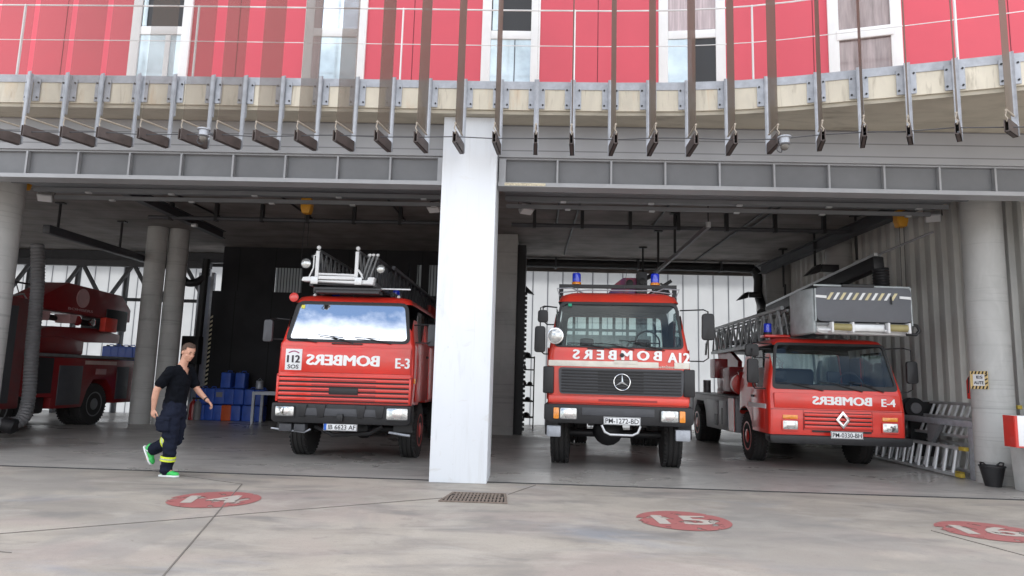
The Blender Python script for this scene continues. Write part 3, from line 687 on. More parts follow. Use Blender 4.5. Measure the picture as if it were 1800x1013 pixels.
# ================================================================ TRUCK E-3
M_e3 = mat('truck_red_bright', (.76, .026, .014), .32, coat=.55, var=.07, scale=1.8, dark=(.58, .040, .026))
def truck_e3():
    t = empty('ladder_truck', (-3.0, 10.8, 0), 0, 'red ladder truck marked E-3 with a white SOS 112 sticker, beside the white pillar', 'fire truck')
    hw = 1.11
    Mw, Lw = slope(1.90, .10, 2.60, .30)
    secs = [(.93, hw-.02, .07, 3.0, .06), (1.37, hw, .05, 3.0, .07), (1.88, hw, .08, 3.0, .07), (1.93, hw-.02, .10, 3.0, .08), (2.60, .99, .305, 3.0, .1), (2.68, .94, .36, 2.97, .12), (2.72, .84, .48, 2.9, .14)]
    cut = [MB().prism(rrect(1.0, .90, .04, Lw-.02, .1), -.3, .5, M=Mw), MB().box(-1.03, 1.03, .18, 2.9, 1.0, 2.58),
           MB().prism([(.55, 1.98), (1.45, 1.98), (1.45, 2.5), (.68, 2.5)], -3, 3, 'x'), MB().box(-3, 3, 1.75, 2.75, 1.98, 2.5),
           MB().lathe([(.60, -1.5), (.60, 1.5)], (0, 1.15, .5), (1, 0, 0), 32)]
    cab_shell(t, secs, cut, M_e3)
    ws = MB().ring(rrect(1.03, .93, .01, Lw+.0, .12), rrect(.975, .875, .06, Lw-.045, .09), -.018, .03, M=Mw).build('windscreen', M_black, t)
    MB().prism(rrect(.98, .88, .055, Lw-.04, .09), .004, .010, M=Mw).build('glass', M_glass_sky, ws)
    box('inspection_sticker', mat('yellow_sticker', (.8, .75, .1), .5), ws, -.86, -.80, -.006, -.002, Lw-.13, Lw-.07, M=Mw)
    for s in (-1, 1):
        d = MB(); x0, x1 = sorted((s*(hw-.004), s*(hw+.008)))
        d = box('door', M_e3, t, x0, x1, .32, 1.5, .98, 1.93, bevel=.004); MB().box(*sorted((s*hw, s*(hw+.03))), 1.25, 1.42, 1.72, 1.76).build('handle', M_black, d)
        d = box('door', M_e3, t, x0, x1, 1.62, 2.8, .98, 1.93, bevel=.004); MB().box(*sorted((s*hw, s*(hw+.03))), 2.5, 2.68, 1.72, 1.76).build('handle', M_black, d)
        for (ya, yb) in ((.62, 1.45), (1.75, 2.75)):
            MB().prism([(ya, 1.98), (yb, 1.98), (yb, 2.5), (ya+.08, 2.5)], *sorted((s*1.02, s*1.03)), 'x').build('side_window', M_glass, t)
        MB().box(*sorted((s*(hw-.01), s*(hw+.02))), .14, .26, 1.28, 1.36).build('side_marker', M_amber, t, bevel=.005)
    box('dashboard', M_black, t, -1.0, 1.0, .22, .55, 1.55, 1.93, bevel=.03); steering(t, .45, .62, 2.0)
    for x in (-.5, .5): seat(t, x, .8, 1.35)
    # grille: dark backing, red slats, a centre block
    g = box('grille', M_black, t, -1.06, 1.06, .035, .06, .96, 1.36)
    for k in range(5): 
        z = .975+k*.077
        box('slat', M_e3, g, -1.07, 1.07, .008, .045, z, z+.050, bevel=.006)
    box('slat', M_e3, g, -1.09, -1.055, .0, .06, .95, 1.375, bevel=.005); box('slat', M_e3, g, 1.055, 1.09, .0, .06, .95, 1.375, bevel=.005)
    box('slat', M_e3, g, -1.09, 1.09, .0, .06, 1.35, 1.385, bevel=.005)
    for k in range(5): box('slat', M_darkred, g, -.52, .52, .0, .010, .985+k*.077+.0, .985+k*.077+.018)
    box('badge', M_black, g, -.23, .24, -.012, .01, 1.08, 1.18, bevel=.006)
    # nose panel
    box('nose_panel', M_e3, t, -1.06, 1.06, .03, .05, 1.42, 1.84, bevel=.012)
    box('grab_slot', M_black, t, -.25, .25, .060, .085, 1.885, 1.905)
    text('bombers_lettering', 'BOMBERS', M_text, t, (-.04, .028, 1.625), 1.17, .165, mirror=True, bold=.05)
    text('unit_number', 'E-3', M_text, t, (.93, .028, 1.60), .22, .16, bold=.03)
    sk = box('emergency_sticker', M_white, t, -.98, -.71, .024, .030, 1.45, 1.79, bevel=.002)
    ink = flat('sticker_ink', (.03, .02, .03), .5)
    text('sticker_number', '112', ink, sk, (-.845, .023, 1.63), .20, .115, bold=.04); text('sticker_sos', 'SOS', ink, sk, (-.845, .023, 1.505), .18, .065, bold=.02)
    pts = [(-.93+.17*k/8, .022, 1.725+.03*math.sin(math.pi*k/8)) for k in range(9)]
    MB().tube(pts, .009, 6).build('sticker_arc', flat('sticker_pink', (.45, .08, .2), .5), sk)
    # bumper
    b = MB(); b.prism([(-1.12, .66), (-1.05, .62), (1.05, .62), (1.12, .66), (1.12, .93), (-1.12, .93)], -.06, .22)
    bo = b.build('bumper', M_black, t, bevel=.025)
    for x in (-.62, -.32, .32, .62): 
        MB().prism([(x-.08, .92), (x+.08, .92), (x+.05, .72), (x-.05, .72)], -.085, -.055).build('bumper_block', M_black, bo, bevel=.01)
    box('bumper_strip', M_dkgrey, bo, -.6, .6, -.075, -.055, .74, .86, bevel=.01)
    box('tow_hook', M_black, bo, -.05, .05, -.12, -.05, .66, .78, bevel=.01)
    headlight(t, -.90, .80, -.068, .30, .15); headlight(t, .90, .80, -.068, .34, .18)
    plate(t, .0, .57, -.03, .54, .115, 'IB 6623 AF', blue=True)
    box('fog_lamp', M_dkgrey, t, -1.0, -.8, .0, .15, .48, .6, bevel=.01); box('fog_lamp', M_dkgrey, t, -.76, -.58, .0, .15, .48, .6, bevel=.01)
    MB().tube([(-1.14, .05, .52), (-.6, .05, .47), (-.5, .05, .52)], .015).build('step_bar', M_steel, t)
    MB().tube([(.75, .1, .5), (1.1, .05, .46)], .02).build('step_bar', M_steel, t)
    wipers(t, ((-.5, .35, 172), (.1, .42, 165), (.72, .42, 168)), Mw)
    mirror(t, (-1.33, .12, 2.08), .15, .36, [(-1.02, .3, 2.28), (-1.06, .2, 1.95)], m=M_dkgrey); mirror(t, (1.36, .3, 2.08), .17, .36, [(1.02, .3, 2.24), (1.06, .25, 1.95)], m=M_dkgrey)
    mm = box('mud_cover', M_black, t, -1.1, -.8, .2, .25, .5, .95); mm = box('mud_cover', M_black, t, .8, 1.1, .2, .25, .5, .95)
    for x, s in ((-.93, -1), (.93, 1)): wheel(t, x, 1.15, .47, .29, s); wheel(t, x, 4.9, .47, .5, s)
    axle(t, 1.15, .47); axle(t, 4.9, .47); diff(t, .1, 1.15, .47, .17); underside(t, 1, .4, 7.2)
    MB().tube([(-.5, .3, .55), (-.2, .25, .42), (.4, .3, .46), (.6, .3, .58)], .035).build('steering_linkage', M_black, t)
    # roof fittings
    round_lamp(t, (-1.0, .28, 2.66), .075, M_red, mat('red_lens', (.75, .08, .07), .25, coat=.6), 'red_beacon')
    MB().lathe([(.17, 0), (.12, .02), (.05, .2)], (-.95, .8, 2.55), (0, 1, 0), 20).build('siren_horn', M_black, t)
    for x in (-.72, .72): MB().lathe([(.03, 0), (.03, .04), (.01, .06)], (x, .5, 2.7), seg=12).build('roof_marker', M_white, t)
    beacon(t, .5, 1.3, 2.72, .08, .22); beacon(t, -.6, 1.3, 2.72, .08, .2)
    MB().tube([(-.02, .4, 2.7), (-.02, .35, 2.86)], .01).build('antenna', M_black, t)
    # body
    bd = box('body', M_e3, t, -1.12, 1.12, 3.1, 7.4, .95, 1.75, bevel=.03)
    for s in (-1, 1):
        for y in (3.2, 4.1, 5.6, 6.5): box('shutter', M_aludark, t, *sorted((s*1.10, s*1.128)), y, y+.8, 1.05 if y != 4.1 else 1.3, 1.7)
    MB().lathe([(.7, 0), (.7, .25), (.5, .5)], (0, 5.6, 1.75), seg=28).build('turntable', M_red, t)
    MB().box(-.55, -.45, 5.2, 6.6, 2.0, 3.1).build('boom_support', M_red, t); MB().box(.45, .55, 5.2, 6.6, 2.0, 3.1).build('boom_support', M_red, t)
    # ladder stack
    lad = empty('ladder', (0, 0, 0)); lad.parent = t
    lattice(-.53, .12, 2.98, 3.42, .0, 7.0, .26, .022, .018).build('ladder_section', M_aludark, lad)
    lattice(-.60, .28, 2.93, 3.36, .05, 7.3, .30, .024, .02).build('ladder_section', M_aludark, lad)
    lattice(-.66, .40, 2.87, 3.33, .08, 7.5, .34, .028, .022).build('ladder_section', M_dkgrey, lad)
    lattice(-.72, .52, 2.82, 3.30, .9, 7.6, .4, .035).build('ladder_section', M_dkgrey, lad)
    # white tip
    for x in (-.53, .12):
        box('tip_post', M_white, lad, x-.035, x+.02, -.06, -.02, 2.96, 3.40, bevel=.006); MB().lathe([(.01, 0), (.034, .02), (.034, .05), (.01, .07)], (x, -.04, 3.42), seg=12).build('tip_knob', M_white, lad)
    for k, x in enumerate((.27, .33, .40)):
        MB().tube([(x+.03, .05, 3.34), (x-.09, .05, 2.95)], .018, 8).build('brace', M_aludark, lad); MB().lathe([(.01, 0), (.028, .015), (.028, .04), (.01, .05)], (x+.03, .05, 3.34), seg=10).build('tip_knob', M_white, lad)
    MB().tube([(-.54, -.04, 3.02), (.13, -.04, 3.01)], .018, 8).build('tip_rail', M_white, lad)
    MB().prism([(-.78, 2.90), (.40, 2.86), (.42, 2.98), (.32, 2.98), (.30, 2.93), (-.66, 2.97), (-.76, 2.96)], -.06, .1).build('tip_platform', M_white, lad, bevel=.008)
    box('tip_step', M_white, lad, -.50, .10, -.08, .0, 2.93, 2.985, bevel=.006); box('tip_step', M_black, lad, -.52, .12, -.066, -.061, 2.915, 2.925)
    for x in (-.62, .10): box('tip_clamp', M_alu, lad, x, x+.12, -.09, -.062, 2.85, 2.97, bevel=.006)
    MB().tube([(-.66, -.04, 2.97), (-.60, -.04, 3.12), (-.60, -.04, 3.32), (-.53, -.04, 3.34)], .012).build('tip_handle', M_white, lad)
    MB().tube([(.14, -.04, 3.10), (.20, -.04, 3.02), (.22, -.04, 2.95)], .018).build('tip_handle', M_white, lad)
    box('ladder_rest', M_dkgrey, lad, -.6, .45, .15, .45, 2.74, 2.8)
    box('rest_bar', M_dkgrey, lad, -.62, .5, .1, .14, 2.79, 2.82); box('rest_bar', M_alu, lad, .45, .95, .3, .34, 2.83, 2.85)
    round_lamp(t, (-.73, -.02, 3.19), .085, M_black); round_lamp(t, (.50, .02, 3.13), .075, M_black)
truck_e3()

# ================================================================ TRUCK A12
def truck_a12():
    t = empty('rescue_truck', (1.36, 10.6, 0), R(-5), 'orange red rescue truck marked A12 with a white stripe, roof bar and crane', 'fire truck')
    Mr_ = M_red2; hw = 1.12
    Mw, Lw = slope(1.90, .05, 2.68, .22)
    secs = [(1.02, hw-.02, .05, 2.1, .10), (1.60, hw, .02, 2.1, .12), (1.86, hw-.02, .04, 2.1, .12), (2.68, .97, .235, 2.1, .13), (2.79, .92, .29, 2.08, .16), (2.85, .80, .42, 2.0, .2)]
    cut = [MB().prism(rrect(.99, .90, .06, Lw-.04, .09), -.3, .5, M=Mw), MB().box(-1.0, 1.0, .16, 2.0, 1.1, 2.68),
           MB().prism(rrect(.90, .86, 1.98, 2.60, .08), 1.8, 2.5), MB().prism([(.42, 2.0), (1.3, 2.0), (1.3, 2.6), (.58, 2.6)], -3, 3, 'x'),
           MB().lathe([(.66, -1.5), (.66, 1.5)], (0, 1.25, .55), (1, 0, 0), 32)]
    cab_shell(t, secs, cut, Mr_)
    ws = MB().ring(rrect(1.02, .93, .03, Lw-.01, .1), rrect(.985, .895, .055, Lw-.055, .09), -.02, .03, M=Mw).build('windscreen', M_black, t)
    MB().prism(rrect(.99, .90, .05, Lw-.05, .09), .002, .008, M=Mw).build('glass', glass('rescue_windscreen', (.80, .86, .86), .0, ior=1.35), ws)
    box('inspection_sticker', mat('green_sticker', (.02, .35, .2), .5), ws, -.80, -.74, -.025, -.018, Lw-.09, Lw-.045, M=Mw)
    MB().prism(rrect(.90, .86, 1.98, 2.60, .08), 2.02, 2.025).build('rear_window', M_glass, t)
    for s in (-1, 1):
        MB().prism([(.45, 2.0), (1.3, 2.0), (1.3, 2.6), (.6, 2.6)], *sorted((s*1.0, s*1.01)), 'x').build('side_window', M_glass, t)
        d = box('door', Mr_, t, *sorted((s*(hw-.004), s*(hw+.006))), .25, 1.55, 1.1, 1.93, bevel=.004); MB().box(*sorted((s*hw, s*(hw+.03))), 1.3, 1.45, 1.75, 1.79).build('handle', M_black, d)
        box('corner_vane', M_black, t, *sorted((s*1.0, s*(hw+.05))), -.02, .26, 1.20, 1.62, bevel=.02)
        box('step_well', M_black, t, *sorted((s*.92, s*(hw+.01))), .08, .5, .55, 1.05, bevel=.02)
        box('step_light', M_steel, t, *sorted((s*.88, s*1.10)), .02, .14, .53, .70, bevel=.012)
    box('dashboard', M_black, t, -.96, .96, .2, .55, 1.6, 1.95, bevel=.03); steering(t, .5, .62, 2.05)
    for x in (-.5, .5): seat(t, x, .95, 1.3)
    # rear cage bars seen through the cab
    cg = MB()
    for k in range(7): cg.box(-.75+k*.25-.028, -.75+k*.25+.028, 2.05, 2.07, 1.95, 2.6)
    cg.box(-.9, .9, 2.05, 2.07, 2.33, 2.38); cg.build('window_guard', M_black, t)
    # white stripe with step and lettering
    st_ = box('white_stripe', mat('stripe_cream', (.72, .68, .6), .45), t, -1.09, .62, .005, .018, 1.63, 1.72, bevel=.002); box('white_stripe', MATS['stripe_cream'], t, .86, 1.09, .005, .018, 1.63, 1.72, bevel=.002)
    text('maker_lettering', 'rosenbauer', MATS['stripe_cream'], t, (.74, .014, 1.655), .34, .045, bold=.01)
    box('hatch', MATS['stripe_cream'], t, -.06, .30, -.002, .018, 1.68, 1.74, bevel=.004); box('hatch_gap', M_dkgrey, t, -.06, .30, -.004, .0, 1.735, 1.74)
    Mt = -8
    text('bombers_lettering', 'B O M B E R S', M_text, t, (-.02, .018, 1.82), 1.36, .145, mirror=True, bold=.05)
    text('unit_number', 'A12', M_text, t, (.93, .02, 1.80), .32, .15, bold=.04)
    MB().lathe([(.035, 0), (.035, .012), (.01, .014)], (.06, .02, 1.82), (0, -1, 0), 16).build('nose_lock', M_black, t)
    for x in (-.35, .55): box('grab_slot', M_black, t, x-.13, x+.13, .025, .045, 1.905, 1.925)
    # grille
    g = MB().prism(rrect(.95, .97, 1.20, 1.61, .06, cx=.04), -.005, .06).build('grille', M_dkgrey, t)
    for k in range(8): box('slat', M_black, g, -.88, .96, -.022, .0, 1.225+k*.047, 1.225+k*.047+.028, bevel=.004)
    MB().prism(rrect(.35, .35, 1.23, 1.56, .02, cx=.04), -.010, .0).build('grille_centre', M_black, g)
    e = MB(); c = (.06, -.035, 1.40); r = .125
    e.tube([(c[0]+r*math.cos(a*math.pi/18), c[1], c[2]+r*math.sin(a*math.pi/18)) for a in range(37)], .009, 8, cap=False)
    for a in (90, 210, 330):
        p = Vector((math.cos(R(a)), 0, math.sin(R(a)))); q = Vector((-p.z, 0, p.x)); o = Vector(c)
        A_, B_, C_ = o+q*.018, o+p*r, o-q*.018; D_ = o+Vector((0, -.012, 0))
        e.add([A_, B_, C_, D_], [(0, 1, 3), (1, 2, 3), (0, 2, 1), (0, 3, 2)])
    e.build('star_emblem', M_chrome, t)
    box('lower_valance', Mr_, t, -1.08, 1.08, .01, .06, 1.06, 1.17, bevel=.01); box('valance_slot', M_darkred, t, -.3, .6, .002, .009, 1.10, 1.13)
    # bumper
    b = MB(); b.prism([(-1.14, .80), (-1.06, .75), (1.06, .75), (1.14, .80), (1.14, 1.04), (-1.14, 1.04)], -.07, .25); b.build('bumper', M_black, t, bevel=.02)
    box('bumper_strip', M_dkgrey, t, -.55, .55, -.082, -.068, .88, 1.0, bevel=.006)
    headlight(t, -.76, .90, -.078, .26, .17, amber=-1, aw=.09); headlight(t, .78, .90, -.078, .26, .17, amber=1, aw=.09)
    plate(t, .06, .81, -.085, .56, .12, 'PM-1272-BD')
    MB().tube([(-.25, -.08, .74), (-.2, -.08, .64), (-.12, -.08, .60), (.22, -.08, .60), (.30, -.08, .64), (.34, -.08, .74)], .018).build('tow_bar', M_alu, t)
    wipers(t, ((-.08, .50, 170), (.72, .5, 165), (.25, .4, 168)), Mw)
    round_lamp(t, (-.99, -.02, 2.10), .125, M_chrome)
    mirror(t, (-1.20, .1, 2.42), .17, .20, [(-.98, .25, 2.58), (-.98, .25, 2.3)]); mirror(t, (-1.24, .1, 2.05), .18, .42, [(-.98, .25, 2.58), (-1.02, .25, 1.82)])
    mirror(t, (1.40, .15, 2.30), .20, .42, [(.98, .25, 2.56), (1.04, .25, 1.76)])
    # roof bar
    mb = MB(); mb.box(-.97, .97, .55, .62, 2.95, 3.01); mb.box(-.97, -.90, .552, .618, 2.74, 2.95); mb.box(.90, .97, .552, .618, 2.70, 2.95); mb.build('roof_bar', M_black, t)
    for x in (-.68, .62): beacon(t, x, .58, 3.01, .075, .19, base=M_amber)
    for s in (-1, 1): MB().tube([(s*.95, .5, 2.8), (s*1.0, .45, 2.92), (s*.75, .5, 2.94), (s*.55, .6, 2.86)], .012).build('grab_rail', M_steel, t)
    MB().tube([(-.95, .5, 2.86), (-.5, .45, 2.9), (.5, .45, 2.9), (.9, .5, 2.86)], .01).build('grab_rail', M_steel, t)
    MB().tube([(.1, .5, 2.84), (.16, .5, 3.28)], .005, 5).build('antenna', M_dkgrey, t)
    for x, s in ((-.93, -1), (.93, 1)): wheel(t, x, 1.25, .52, .31, s, M_grey); wheel(t, x, 5.0, .52, .31, s, M_grey); wheel(t, x*.68, 5.0, .52, .28, s, M_grey)
    axle(t, 1.25, .52); axle(t, 5.0, .52); diff(t, -.12, 1.2, .58, .26); underside(t, 1, .3, 7.0, .6, 1.0)
    bd = box('body', Mr_, t, -1.12, 1.12, 2.3, 6.8, 1.0, 1.85, bevel=.02)
    box('equipment_box', M_dkgrey, t, -1.0, 1.0, 5.6, 6.7, 1.85, 2.5)
    for s in (-1, 1): box('tool_locker', M_aludark, t, *sorted((s*1.10, s*1.13)), 2.6, 3.7, 1.1, 1.75)
    # crane behind the cab
    cr_ = empty('crane', (0, 0, 0)); cr_.parent = t
    M_cb = mat('crane_blue_red', (.03, .07, .28), .4, var=.3, dark=(.55, .10, .06), scale=4)
    MB().prism([(-.28, 2.85), (.02, 3.32), (.2, 3.46), (.46, 3.46), (.46, 2.85)], 2.7, 2.95).build('crane_head', M_cb, cr_, bevel=.02)
    box('crane_column', M_dkgrey, cr_, .46, .66, 2.6, 2.95, 1.8, 3.56, bevel=.01)
    MB().lathe([(.07, 0), (.07, .1), (.03, .11)], (.32, 2.7, 3.34), (0, -1, 0), 16).build('work_lamp', M_black, cr_); MB().lathe([(.07, 0), (.07, .1), (.03, .11)], (.56, 2.6, 3.36), (0, -1, 0), 16).build('work_lamp', M_black, cr_)
    mb = MB(); mb.beam((.6, 3.0, 2.95), (1.1, 2.9, 3.25), .16, .18); mb.beam((.65, 2.85, 3.1), (1.15, 2.8, 3.42), .06, .06); mb.build('crane_arm', M_black, cr_)
    MB().tube([(.7, 2.8, 2.95), (.8, 2.75, 3.3), (.95, 2.8, 3.36), (1.1, 2.8, 3.2)], .02).build('hydraulic_hose', M_black, cr_)
truck_a12()

# ================================================================ TRUCK E-4
def truck_e4():
    t = empty('ladder_truck', (5.2, 11.7, 0), R(-2), 'low red ladder truck marked E-4 with a grey hazard striped rescue basket over its cab', 'fire truck')
    m = M_e3; hw = 1.13
    Mw, Lw = slope(1.34, .06, 2.17, .27)
    secs = [(.60, hw, .02, 1.9, .07), (1.0, hw, .0, 1.9, .08), (1.33, hw-.01, .05, 1.9, .08), (2.14, .97, .27, 1.9, .1), (2.22, .92, .32, 1.88, .13), (2.26, .82, .45, 1.8, .16)]
    cut = [MB().prism(rrect(1.02, .91, .05, Lw-.03, .08), -.3, .5, M=Mw), MB().box(-1.0, 1.0, .16, 1.8, .8, 2.13),
           MB().prism(rrect(.85, .8, 1.45, 2.05, .06), 1.6, 2.3), MB().prism([(.38, 1.38), (1.35, 1.38), (1.35, 2.05), (.55, 2.05)], -3, 3, 'x'),
           MB().lathe([(.56, -1.6), (.56, 1.6)], (0, 1.5, .45), (1, 0, 0), 32)]
    cab_shell(t, secs, cut, m)
    ws = MB().ring(rrect(1.05, .93, .02, Lw-.0, .09), rrect(1.0, .89, .10, Lw-.045, .06), -.016, .03, M=Mw).build('windscreen', M_black, t)
    MB().prism(rrect(1.005, .893, .098, Lw-.043, .06), .002, .008, M=Mw).build('glass', glass('ladder_truck_windscreen', (.85, .9, .9), .0, ior=1.35), ws)
    MB().prism(rrect(.85, .8, 1.45, 2.05, .06), 1.84, 1.845).build('rear_window', M_glass, t)
    for s in (-1, 1):
        MB().prism([(.42, 1.38), (1.35, 1.38), (1.35, 2.05), (.57, 2.05)], *sorted((s*1.01, s*1.02)), 'x').build('side_window', M_glass, t)
        d = box('door', m, t, *sorted((s*(hw-.004), s*(hw+.006))), .25, 1.0, .66, 1.34, bevel=.004); MB().box(*sorted((s*hw, s*(hw+.03))), .8, .95, 1.2, 1.24).build('handle', M_black, d)
        box('side_stripe', M_white, t, *sorted((s*(hw+.0), s*(hw+.009))), .15, 1.2, 1.02, 1.10)
    box('dashboard', M_black, t, -.98, .98, .2, .5, 1.05, 1.36, bevel=.03); steering(t, .5, .6, 1.48)
    for x in (-.5, .5): seat(t, x, .85, .85)
    box('rear_bench', M_black, t, -.9, .2, 1.5, 1.75, 1.0, 1.75, bevel=.05)
    # front: recessed panels
    box('nose_panel', m, t, -1.04, 1.04, -.014, .02, 1.045, 1.30, bevel=.008)
    box('panel_gap', M_darkred, t, -1.1, 1.1, -.004, .03, 1.018, 1.028); 
    for x in (-.56, .57): box('panel_gap', M_darkred, t, x-.004, x+.004, -.006, .03, .68, 1.018)
    text('bombers_lettering', 'BOMBERS', M_text, t, (.08, -.017, 1.185), .96, .135, mirror=True, bold=.05)
    text('unit_number', 'E-4', M_text, t, (.84, -.017, 1.175), .22, .125, bold=.03)
    g = box('grille', M_black, t, -.54, .55, -.004, .02, .72, .98)
    for k in range(4): MB().prism([(-.55, .715+k*.068), (.56, .715+k*.068), (.56, .763+k*.068), (-.55, .763+k*.068)], -.028, -.002).build('slat', m, g, bevel=.006)
    MB().ring([(.07, .72), (.19, .87), (.07, 1.02), (-.05, .87)], [(.07, .79), (.135, .87), (.07, .95), (.005, .87)], -.065, -.028).build('diamond_emblem', M_chrome, t, bevel=.006)
    box('lower_slot', M_black, t, -.42, .55, -.008, .02, .655, .685)
    headlight(t, -.78, .76, -.005, .25, .15, amber='top', housing=m); headlight(t, .86, .76, -.005, .25, .15, amber='top', housing=m)
    bp = MB(); bp.prism([(-1.16, .50), (-1.10, .46), (1.10, .46), (1.16, .50), (1.16, .60), (-1.16, .60)], -.13, .15); bp.build('bumper', M_black, t, bevel=.02)
    plate(t, .09, .625, -.135, .52, .12, 'PM-0330-BH')
    wipers(t, ((-.2, .55, 168), (.45, .5, 165), (.8, .4, 160)), Mw)
    mirror(t, (1.33, .15, 1.70), .19, .38, [(.98, .3, 2.10), (1.10, .2, 1.36)]); 
    mirror(t, (-1.36, .1, 1.66), .20, .42, [(-.98, .3, 2.05), (-1.08, .2, 1.36)]); mirror(t, (-1.34, .2, 2.02), .24, .22, [(-.96, .3, 2.14), (-1.0, .3, 1.9)])
    for x, s in ((-.95, -1), (.95, 1)): wheel(t, x, 1.5, .45, .27, s, M_red); wheel(t, x, 5.5, .45, .5, s, M_red)
    axle(t, 1.5, .45); axle(t, 5.5, .45); underside(t, 1, .4, 7.3, .4, .8)
    mb = MB()
    # grey deck body with lockers
    M_gb = mat('grey_locker_paint', (.26, .265, .28), .4, var=.2, scale=5)
    b = MB()
    for s in (-1, 1):
        x0, x1 = sorted((s*.55, s*1.12))
        bd = MB().prism([(2.15, .45), (4.8, .40), (4.9, .75), (5.1, 1.0), (5.9, 1.0), (6.1, .75), (6.2, .42), (7.4, .42), (7.4, 1.14), (2.15, 1.14)], x0, x1, 'x').build('locker_body', M_gb, t, bevel=.012)
        for (ya, yb) in ((2.85, 3.5), (3.6, 4.7), (6.35, 7.2)): box('locker_door', M_gb, bd, *sorted((s*1.115, s*1.135)), ya, yb, .52, 1.05, bevel=.006)
        box('red_band', M_red, bd, *sorted((s*1.11, s*1.132)), 2.25, 2.7, .46, 1.13); box('locker_window', M_black, bd, *sorted((s*1.118, s*1.137)), 3.15, 3.3, .55, .9)
        box('vertical_slot', M_black, bd, *sorted((s*1.134, s*1.142)), 3.62, 3.9, .5, .75)
    box('deck', M_aludark, t, -1.14, 1.14, 1.95, 7.45, 1.142, 1.18, bevel=.006)
    MB().tube([(-1.1, 7.0, 1.18), (-1.15, 7.2, 1.32), (-1.1, 7.45, 1.2)], .015).build('deck_rail', M_steel, t)
    # rear of the cab: air intake, hose reel, turntable, boom support
    MB().tube([(-.95, 2.0, 1.2), (-.95, 2.0, 1.5), (-1.0, 1.95, 1.7)], .12, 14).build('air_intake', M_darkred, t)
    MB().lathe([(.21, -.07), (.21, .07), (.12, .08), (.12, .04)], (-1.0, 2.15, 1.42), (0, -1, 0), 24).build('intake_ring', M_red, t)
    MB().lathe([(.75, 0), (.75, .12), (.6, .16), (.6, .4), (.45, .55)], (0, 5.2, 1.18), seg=32).build('turntable', M_darkred, t)
    MB().prism([(4.3, 1.5), (5.9, 1.5), (6.2, 2.4), (6.1, 2.62), (5.2, 2.3), (4.2, 1.95)], -.52, -.42, 'x').build('boom_support', M_darkred, t); MB().prism([(4.3, 1.5), (5.9, 1.5), (6.2, 2.4), (6.1, 2.62), (5.2, 2.3), (4.2, 1.95)], .42, .52, 'x').build('boom_support', M_darkred, t)
    MB().prism([(3.2, 1.25), (4.4, 1.25), (4.5, 1.75), (3.3, 1.8)], -.95, -.35, 'x').build('control_stand', M_darkred, t, bevel=.03)
    box('control_box', M_darkred, t, -1.05, -.75, 4.2, 4.7, 1.55, 2.0, bevel=.02)
    MB().lathe([(.09, 0), (.09, .3)], (-1.08, 4.9, 1.2), seg=14).build('hose_canister', M_aludark, t)
    # ladder
    lad = empty('ladder', (0, 0, 0)); lad.parent = t
    M_lg = mat('ladder_grey', (.42, .44, .45), .45, metal=.3, var=.25)
    lattice(-.62, .62, 2.22, 2.84, .75, 6.3, .46, .038, .034).build('ladder_section', M_lg, lad)
    lattice(-.52, .52, 2.28, 2.80, .75, 6.4, .40, .025, .02).build('ladder_section', M_lg, lad)
    lattice(-.42, .42, 2.44, 2.76, .75, 6.5, .36, .02, .018).build('ladder_section', M_aludark, lad)
    for x in (-.62, .62): MB().tube([(x, 6.3, 2.8), (x, 7.0, 2.5), (x, 7.1, 2.2)], .03).build('rail_end', M_lg, lad)
    box('rung_cover', M_aludark, lad, -.60, .60, 4.6, 6.4, 2.2, 2.28)
    # basket
    bk = empty('rescue_basket', (-.22, 0, 0)); bk.parent = t
    M_bk = mat('basket_grey', (.115, .12, .135), .5, var=.12, scale=3); M_bl = mat('basket_light_grey', (.42, .46, .47), .45, var=.22, scale=5)
    MB().prism(rrect(.76, .78, 2.50, 3.08, .1, cx=.54), -.42, -.36).build('front_panel', M_bk, bk, bevel=.006)
    MB().prism([(-.36, 2.5), (.55, 2.36), (.6, 2.95), (-.36, 3.10)], 1.24, 1.30, 'x').build('side_panel', M_bk, bk)
    sp = MB().add([(-.24, -.40, 2.44), (-.24, -.40, 3.08), (-.66, .15, 2.98), (-.72, .15, 2.32), (-.24, -.40, 2.40), (-.5, -.30, 2.28)], [(0, 1, 2, 3), (0, 3, 5, 4)])
    sp = MB().prism([(-.27, -.41), (-.20, -.36), (-.22, .62), (-.32, .60), (-.38, .1), (-.36, -.22)], 2.30, 3.06, 'z').build('side_panel', M_bl, bk, bevel=.04)
    box('floor', M_aludark, bk, -.22, 1.25, -.38, .6, 2.44, 2.48); box('rear_panel', M_bl, bk, .0, 1.2, .6, .64, 2.48, 2.9)
    MB().tube([(-.25, -.39, 3.11), (1.30, -.39, 3.09), (1.28, .6, 2.95)], .018).build('top_rail', M_bl, bk)
    box('top_pad', M_black, bk, .2, .72, -.44, -.34, 3.08, 3.13, bevel=.01)
    hz = box('hazard_backing', M_bk, bk, -.06, 1.10, -.428, -.422, 2.86, 2.99)
    for k in range(11):
        x = -.06+k*.103; w_ = .048
        MB().add([(x, -.431, 2.865), (x+w_, -.431, 2.865), (x+w_+.075, -.431, 2.985), (x+.075, -.431, 2.985)], [(0, 1, 2, 3)]).build('hazard_stripe', M_white if k % 2 else mat('hazard_yellow', (.66, .58, .35), .5), hz, smooth=False)
    for x0, x1, d in ((-.24, -.06, 1), (1.12, 1.30, -1)):
        MB().prism([(x0, 2.90), (x1, 2.885), (x1, 2.93), (x0, 2.94)], -.436, -.424).build('stripe_mark', M_white, bk)
    MB().tube([(.98, -.44, 2.93), (.985, -.44, 2.80)], .012).build('latch', M_black, bk)
    # lower frame with rollers
    fr = MB(); fr.prism([(-.28, 2.46), (1.28, 2.42), (1.32, 2.30), (-.10, 2.31), (-.30, 2.38)], -.30, -.02); fr.build('lower_frame', M_white, bk, bevel=.01)
